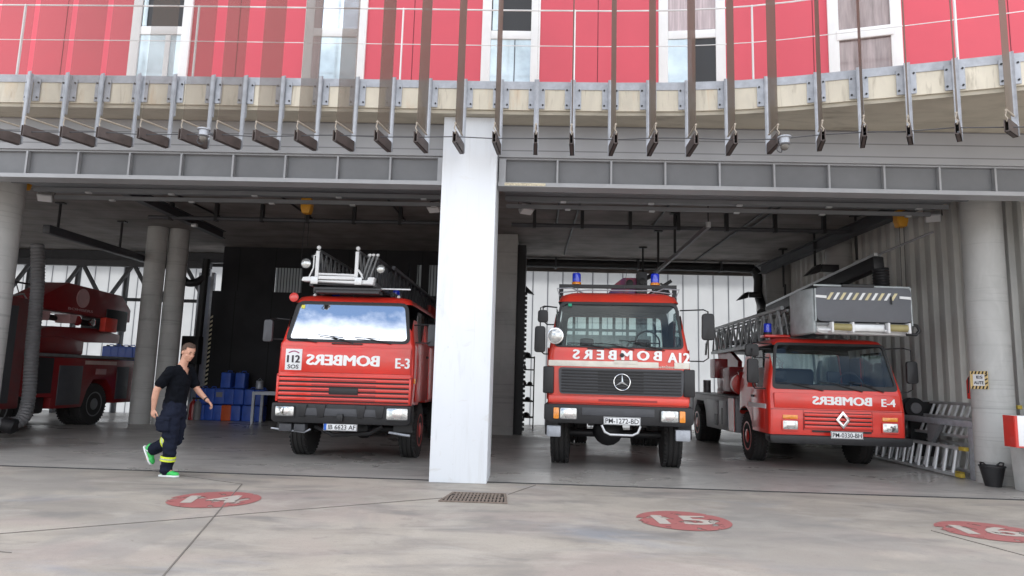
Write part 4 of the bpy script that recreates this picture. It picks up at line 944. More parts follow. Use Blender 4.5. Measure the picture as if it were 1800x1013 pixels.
    box('lower_beam', M_alu, bk, .36, .86, -.44, -.36, 2.34, 2.46, bevel=.012)
    for xa in (.02, .92):
        MB().tube([(xa, -.42, 2.41), (xa+.30, -.42, 2.405)], .062, 16).build('roller', mat('roller_ochre', (.34, .29, .13), .45), bk)
        for x in (xa-.03, xa+.30): box('roller_bracket', M_white, bk, x, x+.035, -.49, -.30, 2.32, 2.49, bevel=.006)
    MB().tube([(1.24, -.40, 2.48), (1.40, -.38, 2.46), (1.44, -.38, 2.38), (1.38, -.38, 2.31), (1.22, -.40, 2.31)], .026).build('bumper_hose', M_black, bk)
    MB().tube([(-.22, -.42, 2.36), (.36, -.42, 2.36)], .02).build('tube_rail', M_white, bk); MB().tube([(.86, -.42, 2.36), (1.25, -.42, 2.36)], .02).build('tube_rail', M_white, bk)
    MB().tube([(-.24, -.42, 2.5), (-.24, -.42, 3.05)], .014).build('post', M_bl, bk); MB().tube([(1.31, -.42, 2.45), (1.31, -.40, 3.08)], .014).build('post', M_bl, bk)
    box('beacon_shelf', M_red, t, -1.0, -.55, .55, .85, 2.28, 2.33, bevel=.01); beacon(t, -.93, .62, 2.33, .075, .2)
    box('bracket', M_red, t, -.8, .8, .9, 1.0, 2.2, 2.3)
truck_e4()
# ================================================================ LEFT PLATFORM TRUCK (seen from the side, parked along y)
def at(px, py, Y):
    r = FW+RT*((px-900)/1180)-UP*((py-506.5)/1180); return CP+r*(Y/r.y)
def platform_truck():
    X = -10.7
    t = empty('platform_truck', (X-1.2, 11.5, 0), 0, 'dark red aerial platform truck parked deep in the left bay behind the round columns', 'fire truck')
    def q(y): return y-11.5
    sx = 1.2      # local x of the visible side
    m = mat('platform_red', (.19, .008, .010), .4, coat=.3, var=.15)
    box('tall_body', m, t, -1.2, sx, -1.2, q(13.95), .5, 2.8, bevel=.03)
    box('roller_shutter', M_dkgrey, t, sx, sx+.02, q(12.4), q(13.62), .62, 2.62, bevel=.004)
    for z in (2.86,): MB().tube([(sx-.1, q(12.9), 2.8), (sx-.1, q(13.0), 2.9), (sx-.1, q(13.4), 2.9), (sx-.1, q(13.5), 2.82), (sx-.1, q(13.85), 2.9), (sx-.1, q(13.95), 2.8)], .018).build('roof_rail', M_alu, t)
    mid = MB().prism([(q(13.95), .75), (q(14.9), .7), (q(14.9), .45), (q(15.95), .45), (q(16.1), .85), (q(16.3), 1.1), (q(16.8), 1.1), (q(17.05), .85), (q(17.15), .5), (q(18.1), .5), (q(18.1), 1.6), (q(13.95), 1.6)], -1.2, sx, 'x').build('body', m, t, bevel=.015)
    box('roller_shutter', M_dkgrey, mid, sx, sx+.02, q(15.05), q(15.85), .52, 1.42, bevel=.006); box('roller_shutter', M_dkgrey, mid, sx, sx+.02, q(17.2), q(17.7), .6, 1.42, bevel=.006)
    box('open_locker', M_black, mid, sx, sx+.012, q(14.05), q(14.85), .8, 1.58); box('cream_stripe', mat('stripe_dull', (.45, .33, .30), .5), mid, sx, sx+.012, q(15.93), q(17.15), 1.46, 1.55)
    box('cream_stripe', MATS['stripe_dull'], mid, sx, sx+.012, q(13.96), q(14.4), 1.40, 1.48)
    box('hatch', mat('hatch_pink', (.35, .2, .2), .5), mid, sx, sx+.015, q(16.35), q(16.75), 1.22, 1.36, bevel=.004)
    box('deck', M_aludark, t, -1.2, sx+.02, q(13.96), q(18.15), 1.61, 1.68)
    box('fuel_tank', M_black, t, -1.0, sx-.1, q(14.0), q(14.85), .35, .74, bevel=.06)
    for y in (13.4, 16.45): 
        wheel(t, 1.03, q(y), .5, .3, 1, M_aludark); wheel(t, -1.03, q(y), .5, .3, -1, M_aludark)
        axle(t, q(y), .5)
    wheel(t, .70, q(16.45), .5, .28, 1, M_aludark); wheel(t, -.70, q(16.45), .5, .28, -1, M_aludark)
    underside(t, 1, q(12), q(18), .4, .8)
    MB().prism([(q(14.1), 1.69), (q(16.4), 1.69), (q(16.4), 2.02), (q(15.6), 2.1), (q(14.1), 1.98)], -.8, .8, 'x').build('turntable', m, t, bevel=.03)
    MB().prism([(q(14.2), 2.05), (q(15.3), 2.32), (q(16.9), 2.38), (q(17.9), 2.28), (q(17.9), 2.05), (q(16.2), 2.0)], -.2, .75, 'x').build('lower_boom', m, t, bevel=.03)
    bm_ = MB().prism([(q(14.25), 2.78), (q(15.4), 3.36), (q(17.5), 3.30), (q(17.95), 2.95), (q(17.95), 2.62), (q(14.25), 2.68)], .25, .95, 'x').build('boom', m, t, bevel=.02)
    MB().lathe([(.23, 0), (.23, .012)], (.95, q(15.95), 3.05), (1, 0, 0), 28).build('round_emblem', mat('emblem_pink', (.5, .3, .3), .5), bm_)
    text('boom_lettering', 'BOMBERS', MATS['emblem_pink'], bm_, (.965, q(15.9), 2.76), .9, .06, rz=90)
    box('control_head', M_black, t, .3, .98, q(16.9), q(17.8), 2.35, 2.9, bevel=.04); box('control_box', mat('box_red', (.7, .05, .03), .45), t, .9, 1.06, q(16.75), q(17.25), 2.3, 2.66, bevel=.03)
    round_lamp(t, (1.0, q(16.35), 2.5), .09, M_chrome, d=(1, 0, 0)); MB().lathe([(.12, 0), (.12, .03)], (.9, q(15.9), 2.5), (1, 0, 0), 18).build('pivot_cap', M_darkred, t)
    for y in (14.75, 15.65): MB().prism([(q(y-.13), 2.62), (q(y+.13), 2.62), (q(y+.08), 2.42), (q(y-.08), 2.42)], .6, .98, 'x').build('cylinder_bracket', MATS['emblem_pink'], t)
    MB().tube([(.6, q(14.5), 2.55), (.6, q(16.8), 2.5)], .07, 12).build('lift_cylinder', M_black, t)
    lattice(-.5, .3, 2.85, 3.25, q(12), q(15.2), .4).build('ladder', M_dkgrey, t)
    for y in (14.0, 14.3): MB().tube([(-.9, q(y), 1.68), (-.9, q(y), 2.3), (-.9, q(y+.25), 2.3)], .02).build('deck_rail', M_dkgrey, t)
platform_truck()

# ================================================================ CEILING AND WALL FITTINGS
def pl(mb, name, m, label, cat, group=None, **k): return tag(mb.build(name, m, **k), label, cat, group)
def duct(pts, r, pitch=.05, d=.012, seg=16):
    """corrugated hose"""
    P = [Vector(p) for p in pts]; out = []; rr = []; k = 0
    for i in range(len(P)-1):
        n = max(2, int((P[i+1]-P[i]).length/(pitch/2)))
        for j in range(n): out.append(P[i].lerp(P[i+1], j/n)); rr.append(r+(d if k % 2 else 0)); k += 1
    return MB().tube(out, rr, seg)
def smooth_path(P, n=8):
    P = [Vector(p) for p in P]; out = []
    for i in range(len(P)-1):
        a, b, c, d = P[max(i-1, 0)], P[i], P[i+1], P[min(i+2, len(P)-1)]
        for k in range(n):
            t = k/n; out.append(.5*((2*b)+(c-a)*t+(2*a-5*b+4*c-d)*t*t+(3*b-a-3*c+d)*t**3))
    return out+[P[-1]]
for side, (x0, x1, lab) in enumerate(((-8.6, -1.4, 'left'), (-.5, 6.8, 'right'))):
    t = empty('overhead_door', (x0, 9.95, 4.42), 0, f'folded grey overhead garage door parked under the ceiling of the {lab} bay', 'garage door')
    w_ = x1-x0
    for k in range(3): box('door_section', M_web, t, 0, w_, .02+k*.52, .50+k*.52, .02+k*.02, .06+k*.02, bevel=.01)
    for k in range(4): box('stiffener', M_web, t, 0, w_, k*.5, k*.5+.05, -.05, .015)
    n = 5
    for k in range(n):
        for j in (0, 2, 3):
            x = (k+.5)*w_/n+.1*j; box('hinge', M_alu, t, x, x+.09, j*.5-.02, j*.5+.04, -.075, -.052)
    t = empty('hanging_pipe_rail', (x0, 14.4, 4.75), 0, f'long dark pipe hung on short brackets across the {lab} bay ceiling', 'pipe')
    MB().tube([(0, 0, 0), (w_, 0, 0)], .045, 10).build('pipe', M_dkgrey, t)
    MB().tube([(0, -1.4, .05), (w_, -1.4, .05)], .025, 8).build('conduit', M_black, t)
    for k in range(7):
        x = .5+k*w_/7; box('bracket', M_black, t, x-.035, x+.035, -.05, .05, -.06, .34)
    for k in range(3):
        x = 1.0+k*w_/3.2; MB().tube([(x, -1.3, .32), (x+.02, 1.2, .32)], .022, 8).build('ceiling_conduit', M_black, t); box('junction_box', M_alu, t, x-.04, x+.04, 1.2, 1.28, .26, .34)
for (xa, ya, xb, yb, lab) in ((.95, 13.2, .9, 19.5, 'straight black conduit clipped to the ceiling over the rescue truck'), (4.9, 13.5, 4.85, 20, 'straight black conduit clipped to the ceiling over the low ladder truck')):
    pl(MB().tube([(xa, ya, 5.07), (xb, yb, 5.07)], .025, 8), 'ceiling_conduit', M_black, lab, 'conduit')
# runway beams along y
t = empty('hoist_beam', (-8.0, 10.4, 4.85), 0, 'dark steel runway beam under the ceiling near the leftmost column', 'beam')
mb = MB().box(-.08, .08, 0, 6.3, -.1, -.08); mb.box(-.01, .01, 0, 6.3, -.08, .08); mb.box(-.08, .08, 0, 6.3, .08, .1); mb.build('beam', M_dkgrey, t, smooth=False)
for y, dx in ((.9, .1), (1.5, -.02), (4.6, .05)): box('junction_box', M_alu, t, dx, dx+.12, y, y+.1, -.16, -.08, bevel=.01)
t = empty('hoist_beam', (6.9, 10.6, 4.75), R(1.5), 'dark steel runway beam under the ceiling along the corrugated side wall', 'beam')
mb = MB().box(-.1, .1, 0, 9, -.12, -.1); mb.box(-.01, .01, 0, 9, -.1, .1); mb.box(-.1, .1, 0, 9, .1, .12); mb.build('beam', M_dkgrey, t, smooth=False)
for y in (.5, 1.1): box('junction_box', M_alu, t, -.3, -.16, y, y+.2, -.1, .0, bevel=.01)
def hoist(p, lab, drop=.9):
    t = empty('chain_hoist', p, 0, lab, 'hoist', 'orange chain hoists under the ceiling')
    MB().prism([(-.07, -.16), (.07, -.16), (.10, -.05), (.10, .12), (.06, .17), (-.06, .17), (-.10, .12), (-.10, -.05)], -.09, .09).build('housing', M_yellow, t, bevel=.015)
    MB().tube([(0, 0, .17), (0, 0, .5)], .015).build('hanger', M_black, t)
    MB().tube([(-.03, 0, -.16), (-.04, 0, -.16-drop)], .006, 5).build('chain', M_black, t); MB().tube([(.05, 0, -.1), (.05, .02, -.16-drop*.7)], .006, 5).build('cable', M_black, t)
hoist(at(540, 362, 12.6), 'orange chain hoist hanging from the ceiling above the ladder truck marked E-3')
hoist(at(42, 318, 11.4), 'orange chain hoist hanging beside the top of the leftmost round column', .1)
hoist(at(1583, 385, 12.4), 'orange chain hoist hanging high before the corrugated side wall', 1.6)
def flood(p, rz, tilt, lab, m=M_alu):
    t = empty('floodlight', p, rz, lab, 'floodlight', 'floodlights in the bays')
    Mt_ = Matrix.Rotation(tilt, 4, 'X')
    MB().box(-.13, .13, -.08, .04, -.09, .09, Mt_).build('housing', m, t, bevel=.02); MB().box(-.11, .11, -.087, -.081, -.07, .07, Mt_).build('lens', M_white if m is M_alu else M_grey, t)
    MB().tube([(-.14, 0, 0), (-.14, .08, .14), (.14, .08, .14), (.14, 0, 0)], .01, 6).build('yoke', M_black, t)
flood(at(80, 345, 12.5), R(25), R(50), 'pale floodlight tilted down beside the leftmost round column')
flood(at(1640, 380, 12.2), R(-30), R(50), 'small white floodlight high on the corrugated wall near the right column')
flood(at(925, 367, 12.6), R(30), R(60), 'pale floodlight tilted down just right of the white pillar top')
flood(at(764, 364, 12.6), R(-20), R(60), 'thin pale floodlight tucked at the left edge of the white pillar')
for p, lab, s in ((at(922, 512, 18.9), 'black wall lamp on an arm against the pale wall, left of the rescue truck', 1), (at(1312, 523, 19.6), 'black wall lamp on an arm between the two right trucks', -1), (at(1437, 478, 14.6), 'black lamp hanging from a rod above the low ladder truck', -1)):
    t = empty('arm_lamp', p, 0, lab, 'wall lamp', 'black arm lamps')
    box('arm', M_black, t, *sorted((-s*.45, -s*.08)), -.05, .05, .0, .16, bevel=.01); MB().prism([(-s*.04, .16), (s*.05, .13), (s*.28, -.10), (-s*.02, -.02)], -.12, .12).build('lamp_head', M_black, t, bevel=.01)
for (px, yt, yb, Y, lab) in ((1130, 437, 500, 18.3, 'black hanging rod from the ceiling, leftmost of those over the rescue truck'), (1157, 405, 470, 16.2, 'black hanging rod, middle of the three over the rescue truck'), (1186, 370, 445, 14.4, 'black hanging rod, right of the three over the rescue truck'),
                        (1376, 441, 505, 18.1, 'black hanging rod from the ceiling beside the far right pier'), (1431, 412, 476, 16.0, 'black hanging rod with a flat foot above the striped basket'), (1503, 375, 457, 14.3, 'black hanging rod above the right end of the long exhaust rail'),
                        (108, 350, 415, 14.6, 'black hanging rod high above the dark platform truck'), (216, 385, 440, 16.4, 'black hanging rod left of the twin round columns')):
    a, b = at(px, yt, Y), at(px, yb, Y); t = empty('hanging_rod', (a.x, a.y, 5.09), 0, lab, 'rod', 'hanging rods under the ceiling')
    MB().tube([(0, 0, 0), (0, 0, b.z-5.09)], .028, 8).build('rod', M_black, t); box('top_plate', M_black, t, -.1, .1, -.06, .06, -.03, 0)
# exhaust extraction
t = empty('exhaust_rail', at(1545, 462, 12.2), 0, 'long black exhaust extraction rail slanting above the low ladder truck', 'exhaust rail')
o0 = Vector(t.location); a, b = at(1545, 462, 12.2)-o0, at(1352, 548, 17.2)-o0
mb = MB(); mb.beam(a, b, .2, .24); mb.build('duct', M_black, t, bevel=.02); MB().beam(a+Vector((-.02, 0, .15)), b+Vector((-.02, 0, .15)), .12, .05).build('rail', M_alu, t)
MB().tube([a+Vector((0, 0, .15)), at(1640, 408, 11.2)-o0], .022, 8).build('arm', M_grey, t)
duct([(0.02, 0, -.1), (.05, .05, -.3), (.05, .05, -.62)], .13).build('corrugated_hose', M_black, t); MB().tube([at(1380, 500, 17)-o0, at(1380, 560, 17)-o0], .03).build('stay', M_black, t)
t = empty('exhaust_pipe', (-.35, 20.3, 4.93), 0, 'thick dark pipe running along the top of the pale back wall and bending down', 'pipe')
MB().tube(smooth_path([(0, 0, 0), (3, 0, 0), (6.6, 0, -.02), (7.0, 0, -.05), (7.15, 0, -.3), (7.15, 0, -.8), (7.1, -.5, -1.3), (6.7, -1.6, -1.55)], 6), .13, 14).build('pipe', M_black, t)
for x in (1, 3.5, 6): box('clamp', M_dkgrey, t, x, x+.06, -.15, .15, -.15, .16)
a, b = at(1245, 398, 12.8), at(1150, 482, 17.2)
t = empty('exhaust_boom', a, 0, 'thin pale exhaust arm pointing up from the crane towards the ceiling', 'exhaust arm'); o0 = Vector(a)
MB().beam((0, 0, 0), b-o0, .06, .08).build('arm', M_grey, t); MB().lathe([(.05, -.05), (.05, .05)], (0, 0, .03), seg=12).build('end_cap', M_alu, t); MB().tube([(0, 0, .05), (0, 0, 5.05-a.z)], .012).build('stay', M_black, t)
b1 = at(1115, 500, 17.2)-o0; MB().tube([b-o0, b1+Vector((.1, 0, .05)), b1], .06).build('elbow', M_black, t)
t = empty('exhaust_rail', (-10.3, 13.6, 4.3), 0, 'dark exhaust extraction rail above the platform truck in the left bay', 'exhaust rail')
box('duct', M_dkgrey, t, -.08, .08, 0, 5.2, -.12, .06, bevel=.02)
o0 = Vector(t.location); pts = smooth_path([at(66, 430, 13.4)-o0, at(66, 500, 13.4)-o0, at(56, 620, 13.4)-o0, at(50, 700, 13.4)-o0, at(38, 738, 13.2)-o0, at(10, 745, 13.0)-o0, at(-15, 745, 12.8)-o0], 6)
duct(pts, .115, .06, .016).build('corrugated_hose', mat('hose_grey', (.15, .15, .155), .5), t)
MB().lathe([(.14, 0), (.15, .2), (.12, .24)], pts[-6], (.8, .1, -.2), 18).build('hose_nozzle', M_black, t)
a = at(362, 470, 19.0); t = empty('exhaust_column', (a.x, a.y, 0), 0, 'black vertical exhaust duct with a curled hose, behind the walking man', 'exhaust duct')
MB().tube([(0, 0, 4.6), (-.05, 0, 1.2)], .10, 14).build('duct', M_black, t); MB().tube(smooth_path([(-.02, 0, 4.05), (-.2, -.1, 3.9), (-.45, -.1, 3.88), (-.65, -.1, 4.05)], 6), .11, 12).build('curled_hose', M_black, t)
box('control_cabinet', M_black, t, -.42, .08, -.2, .1, 1.55, 2.35, bevel=.03); box('hanging_jacket', M_dkgrey, t, -.3, -.02, -.2, .0, .95, 1.55, bevel=.06)

# security cameras
for px, py, Y, lab in ((358, 238, 8.5, 'silver dome security camera hung under the fins on the left'), (1379, 252, 8.3, 'silver dome security camera under the fins right of the pillar')):
    p = at(px, py, Y); t = empty('security_camera', p, 0, lab, 'security camera')
    MB().lathe([(.055, .07), (.085, .065), (.085, .05), (.062, .045), (.06, -.02), (.075, -.03), (.05, -.04)], (0, 0, .02), seg=24).build('housing', M_steel, t)
    MB().lathe([(.01, -.085), (.035, -.075), (.05, -.05), (.055, -.02)], (.0, .0, -.01), seg=20).build('dome', mat('smoked_dome', (.12, .11, .10), .12, coat=.8), t)
    MB().tube([(0, 0, .08), (0, .4, .10)], .02, 8).build('arm', M_steel, t); MB().tube(smooth_path([(-.05, 0, .0), (-.09, .02, -.08), (-.03, .03, -.11), (0, .1, 0)], 5), .007, 6).build('loose_cable', M_dkgrey, t)
# ================================================================ FLOOR OBJECTS
M_blue = mat('blue_plastic', (.03, .09, .42), .4, var=.2); M_orange = mat('orange_plastic', (.55, .09, .02), .45)
def jerrycan():
    t = empty('jerrycan')
    MB().prism(rrect(.145, .145, 0, .44, .04), -.14, .14).build('can', M_blue, t, bevel=.03, seg=3)
    MB().lathe([(.035, .44), (.035, .475), (.03, .48)], (-.07, 0, 0), seg=12).build('cap', M_black, t); MB().tube([(-.02, 0, .44), (0, 0, .485), (.10, 0, .485), (.12, 0, .44)], .014, 6).build('handle', M_blue, t); return t
jc = jerrycan(); first = True
rows = ['bottom', 'middle', 'top']
ORDW = ['leftmost', 'second', 'third', 'fourth', 'fifth', 'sixth', 'seventh', 'eighth']
for r, xs_ in enumerate(([354, 370, 386, 401, 417, 437, 456], [354, 370, 387, 404, 421, 439, 457], [396, 421])):
    for k, px in enumerate(xs_):
        o = jc if first else copy_tree(jc); first = False
        p = at(px+2, 700, 19.05+.02*(k % 3)); o.location = (p.x, p.y, .455*r); o.rotation_euler.z = R(random.uniform(-5, 5))
        orange = (r == 0 and k == 3)
        tag(o, 'orange jerrycan in the bottom row of the blue cans' if orange else f'blue jerrycan, {ORDW[k]} from the left in the {rows[r]} row by the black wall' if len(xs_) > 2 else f'blue jerrycan, {("left", "right")[k]} one of the two on top of the stack', 'jerrycan', 'jerrycans stacked by the black wall')
        if orange:
            for c in kids(o):
                if c.name.startswith(('can', 'handle')): c.data = c.data.copy(); c.data.materials[0] = M_orange
        if r == 1 and k == 2: 
            for c in kids(o):
                if c.name.startswith('can'): box('paper_label', M_grey, c, -.09, .09, -.146, -.141, .2, .34)
p = at(457, 670, 19.0); t = empty('metal_tin', (p.x, p.y, .91), 0, 'small grey metal tin standing on the middle row of blue cans', 'tin'); MB().lathe([(.1, 0), (.105, .01), (.1, .02), (.1, .22), (.105, .23), (.02, .235)], seg=20).build('tin', M_steel, t); MB().tube([(-.1, 0, .2), (0, 0, .3), (.1, 0, .2)], .006).build('handle', M_steel, t)
sh = empty('wall_shelf', (-13.2, 20.2, 1.55), 0, 'dark shelf at the back wall holding four blue cans behind the platform truck', 'shelf'); box('board', M_dkgrey, sh, -1.2, 1.6, -.25, .25, 0, .05)
for x in (-1.15, 1.55): box('support', M_dkgrey, sh, x-.03, x+.03, -.2, .2, -1.55, 0)
for k, px in enumerate((192, 205, 218, 230)):
    o = copy_tree(jc); p = at(px, 620, 20.15); o.location = (p.x, p.y, 1.6); tag(o, f'blue jerrycan, {ORDW[k]} of four on the shelf behind the platform truck', 'jerrycan', 'jerrycans on the back shelf')
p = at(440, 735, 18.1); t = empty('steel_table_frame', (p.x, p.y, 0), 0, 'bare grey steel table frame standing before the blue cans', 'table frame')
for x in (0, 1.5):
    for y in (0, .6): box('leg', M_steel, t, x, x+.07, y, y+.06, 0, .78)
box('top_bar', M_steel, t, 0, 1.57, 0, .06, .78, .86); box('top_bar', M_steel, t, 0, 1.57, .6, .66, .78, .86); box('side_bar', M_steel, t, 0, .07, .06, .6, .78, .86)
for px, lab, m in ((338, 'dark red fire extinguisher on the floor behind the walking man', M_darkred), (346, 'grey gas canister on the floor beside the blue jerrycans', M_grey)):
    p = at(px, 730, 18.9); t = empty('extinguisher' if m is M_darkred else 'gas_canister', (p.x, p.y, 0), 0, lab, 'extinguisher' if m is M_darkred else 'canister')
    MB().lathe([(.01, 0), (.11, .01), (.11, .42), (.08, .5), (.03, .54), (.03, .58)], seg=20).build('tank', m, t); MB().box(-.03, .09, -.02, .02, .58, .63).build('valve', M_black, t)
HW = ['left one on the lowest shelf', 'right one on the lowest shelf', 'left one on the second shelf up', 'right one on the second shelf up', 'left one on the middle shelf', 'right one on the middle shelf', 'only one on the fourth shelf', 'right one on the top', 'left one on the top']
# shelf unit by the inner pier
p = at(917, 750, 19.4); t = empty('storage_rack', (p.x, p.y, 0), 0, 'narrow black storage rack with four loaded shelves beside the rescue truck', 'rack')
for x in (-.32, .30):
    for y in (0, .4): box('post', M_black, t, x, x+.035, y, y+.035, 0, 2.05)
for k, z in enumerate((.3, .75, 1.2, 1.65, 2.0)):
    box('shelf', M_black, t, -.32, .335, 0, .43, z, z+.035)
for k, (x, z, s) in enumerate(((-.15, .34, .12), (.12, .34, .1), (-.1, .785, .13), (.15, .785, .09), (.0, 1.235, .11), (.2, 1.235, .08), (-.05, 1.685, .14), (.1, 2.035, .12), (-.2, 2.035, .09))):
    h = empty('helmet', (p.x+x, p.y+.2, z), R(40*k), f'small black helmet on the black storage rack, {HW[k]}', 'helmet', 'gear on the storage rack')
    MB().lathe([(s*1.15, 0), (s, .02), (s*.95, s*.6), (s*.6, s*1.05), (.01, s*1.2)], seg=14).build('shell', M_black, h); MB().box(-s*.5, s*.5, -s*1.35, -s*.8, 0, .02).build('brim', M_dkgrey, h)
# bucket
p = at(1733, 853, 10.4); t = empty('bucket', (6.99, 10.6, 0), R(10), 'black rubber bucket on the floor at the foot of the right round column', 'bucket')
MB().lathe([(.01, .005), (.105, .0), (.165, .29), (.178, .295), (.178, .31), (.155, .31), (.10, .02), (.01, .02)], seg=28, cap=False).build('tub', M_black, t)
for s in (-1, 1): MB().tube([(s*.13, -.06, .30), (s*.17, -.03, .35), (s*.17, .03, .35), (s*.13, .06, .30)], .012, 6).build('handle', M_black, t)
# ladders on the floor and on the rack
def ladder_on_edge(x, y0, ln, z, h, lean, lab, step=.25, rail=M_alu, rz=0, tip=True):
    t = empty('rescue_ladder', (x, y0, z), rz, lab, 'ladder', 'rescue ladders stored along the corrugated wall')
    for zz, dx in ((0, 0), (h, lean)): box('rail', rail, t, dx-.03, dx+.03, 0, ln, zz, zz+.05, bevel=.006)
    for k in range(int(ln/step)): MB().tube([(0, .1+k*step, .04), (lean, .1+k*step, h+.015)], .024, 8).build('rung', M_rung, t)
    if tip:
        for zz, dx in ((0, 0), (h, lean)): box('yellow_foot', mat('foot_yellow', (.45, .33, .05), .6), t, dx-.035, dx+.035, -.16, .0, zz-.005, zz+.055, bevel=.006)
ladder_on_edge(6.98, 11.45, 3.9, .03, .42, .08, 'long aluminium ladder on edge on the floor, lowest and nearest the camera')
ladder_on_edge(7.16, 11.75, 3.8, .03, .40, .10, 'aluminium ladder on edge on the floor just behind the lowest one', step=.28)
ladder_on_edge(7.44, 11.2, 4.2, .05, .42, .10, 'grey ladder on edge on the floor behind the steel rack leg', step=.22)
ladder_on_edge(7.34, 11.6, 4.0, .62, .30, .12, 'aluminium ladder lying on the rack, lower of the raised ones', step=.17)
ladder_on_edge(7.50, 11.0, 4.4, .80, .36, .14, 'aluminium ladder with pale rungs, topmost on the rack by the wall', step=.18)
t = empty('ladder_rack', (7.16, 11.2, 0), R(-1), 'grey steel rack frame holding the ladders beside the right column', 'rack')
box('post', M_steel, t, -.05, .12, 0, .12, 0, .82, bevel=.006); box('post', M_steel, t, -.05, .12, 3.4, 3.5, 0, .82, bevel=.006)
box('beam', M_steel, t, -.05, .05, .0, 3.5, .825, .93, bevel=.006); box('cross_arm', M_grey, t, .05, .5, .02, .1, .55, .62); box('cross_arm', M_grey, t, .05, .5, 3.4, 3.48, .55, .62); MB().prism([(.9, .82), (1.3, .82), (1.3, .5), (1.2, .5)], -.04, .04, 'x').build('gusset', M_grey, t)
box('foot_plate', M_grey, t, -.08, .2, -.05, .17, 0, .015)
p = at(1604, 717, 13.2); t = empty('hose_reel', p, 0, 'black hose reel beside the low ladder truck at the ladders', 'hose reel')
MB().lathe([(.05, -.1), (.19, -.1), (.19, -.08), (.13, -.07), (.13, .07), (.19, .08), (.19, .1), (.05, .1)], (0, 0, 0), (0, 1, 0), 24).build('drum', M_black, t); MB().lathe([(.1, 0), (.1, .03)], (0, -.1, 0), (0, -1, 0), 20).build('hub', M_grey, t)
box('support', M_black, t, -.05, .45, .0, .1, -.9, .12)
# hazard sign on the column
p = at(1730, 657, 10.7); t = empty('hazard_sign', (7.055, 10.865, 1.59), R(-68), 'small sign with black and yellow striped border on the right round column', 'sign')
t.scale = (.82, 1, .82)
box('panel', mat('sign_yellow', (.72, .55, .25), .5), t, -.17, .17, -.008, 0, -.17, .17); box('white_field', M_white, t, -.11, .11, -.012, -.009, -.11, .11)
for k in range(5):
    for s in (-1, 1):
        z0 = s*.14; x = -.15+k*.068; MB().add([(x, -.0095, z0-.028), (x+.03, -.0095, z0-.028), (x+.05, -.0095, z0+.028), (x+.02, -.0095, z0+.028)], [(0, 1, 2, 3)]).build('border_stripe', M_black, t, smooth=False)
for k in range(3):
    z = -.09+k*.075; MB().add([(.115, -.0095, z), (.168, -.0095, z+.03), (.168, -.0095, z+.06), (.115, -.0095, z+.03)], [(0, 1, 2, 3)]).build('border_stripe', M_black, t, smooth=False)
text('lettering', 'ES', flat('sign_ink', (.02, .02, .03), .5), t, (.02, -.0135, .055), .12, .055, bold=.02); text('lettering', 'AUTE', MATS['sign_ink'], t, (.0, -.0135, -.05), .19, .06, bold=.02)
t = empty('fire_extinguisher', (7.27, 11.4, 1.28), 0, 'red fire extinguisher hung behind the right round column below the sign', 'extinguisher')
MB().lathe([(.01, 0), (.07, .01), (.07, .3), (.04, .36), (.02, .38)], seg=18).build('tank', M_red, t); MB().tube([(0, 0, .38), (-.06, -.03, .34), (-.07, -.02, .1)], .01).build('hose', M_black, t)
# sign box on its plinth
t = empty('fire_point_box', (6.75, 9.73, 0), 0, 'white and red fire point box on a pale concrete plinth at the right edge', 'fire point box')
MB().prism([(.37, 0), (1.3, 0), (1.3, .66), (.33, .66)], .15, .6).build('plinth', mat('plinth_concrete', (.5, .51, .5), .8, var=.12), t, bevel=.01)
b = box('box', M_white, t, 0, .9, -.02, .2, .66, 1.09, bevel=.006); box('red_edge', M_red, b, .0, .9, -.026, -.018, .655, .675)
box('yellow_pictogram', M_yellow, b, .13, .38, -.026, -.022, .88, .98); box('black_pictogram', M_black, b, .14, .38, -.026, -.022, .80, .875)
box('red_flank', M_red, b, -.008, -.0005, -.02, .20, .658, 1.092); box('red_corner', M_red, b, -.001, .035, -.027, -.019, .676, 1.092)

# ================================================================ THE WALKING MAN
def skin(joints, edges, sub=2):
    """limbs as chains of overlapping ellipsoids, fused later by merge()"""
    bm = bmesh.new()
    def rad(k):
        r = joints[k][1]; return Vector((r[1], r[0], min(r))) if isinstance(r, tuple) else Vector((r, r, r))
    for a, b in edges:
        pa, pb = Vector(joints[a][0]), Vector(joints[b][0]); ra, rb = rad(a), rad(b)
        n = max(2, int((pb-pa).length/(min(*ra, *rb)*.22))+1)
        for k in range(n+1):
            t = k/n; bmesh.ops.create_icosphere(bm, subdivisions=2, radius=1, matrix=Matrix.Translation(pa.lerp(pb, t)) @ Matrix.Diagonal((*ra.lerp(rb, t), 1)))
    me = bpy.data.meshes.new('sk'); bm.to_mesh(me); bm.free(); return me
def merge(meshes, voxel, smooth_it=4):
    bm = bmesh.new()
    for m_ in meshes: bm.from_mesh(m_)
    me = bpy.data.meshes.new('m'); bm.to_mesh(me); bm.free(); o = bpy.data.objects.new('m', me); col.objects.link(o)
    md = o.modifiers.new('r', 'REMESH'); md.mode = 'VOXEL'; md.voxel_size = voxel; sm = o.modifiers.new('s', 'SMOOTH'); sm.iterations = smooth_it; sm.factor = .5
    dg = bpy.context.evaluated_depsgraph_get(); dg.update(); r = bpy.data.meshes.new_from_object(o.evaluated_get(dg)); bpy.data.objects.remove(o, do_unlink=True); return r
def ball(c, r, M=None, seg=20):
    bm = bmesh.new(); bmesh.ops.create_uvsphere(bm, u_segments=seg, v_segments=seg//2+2, radius=1); me = bpy.data.meshes.new('b')
    T = Matrix.Translation(c) @ (M or Matrix.Identity(4)) @ Matrix.Diagonal((*r, 1)); bmesh.ops.transform(bm, matrix=T, verts=bm.verts); bm.to_mesh(me); bm.free(); return me
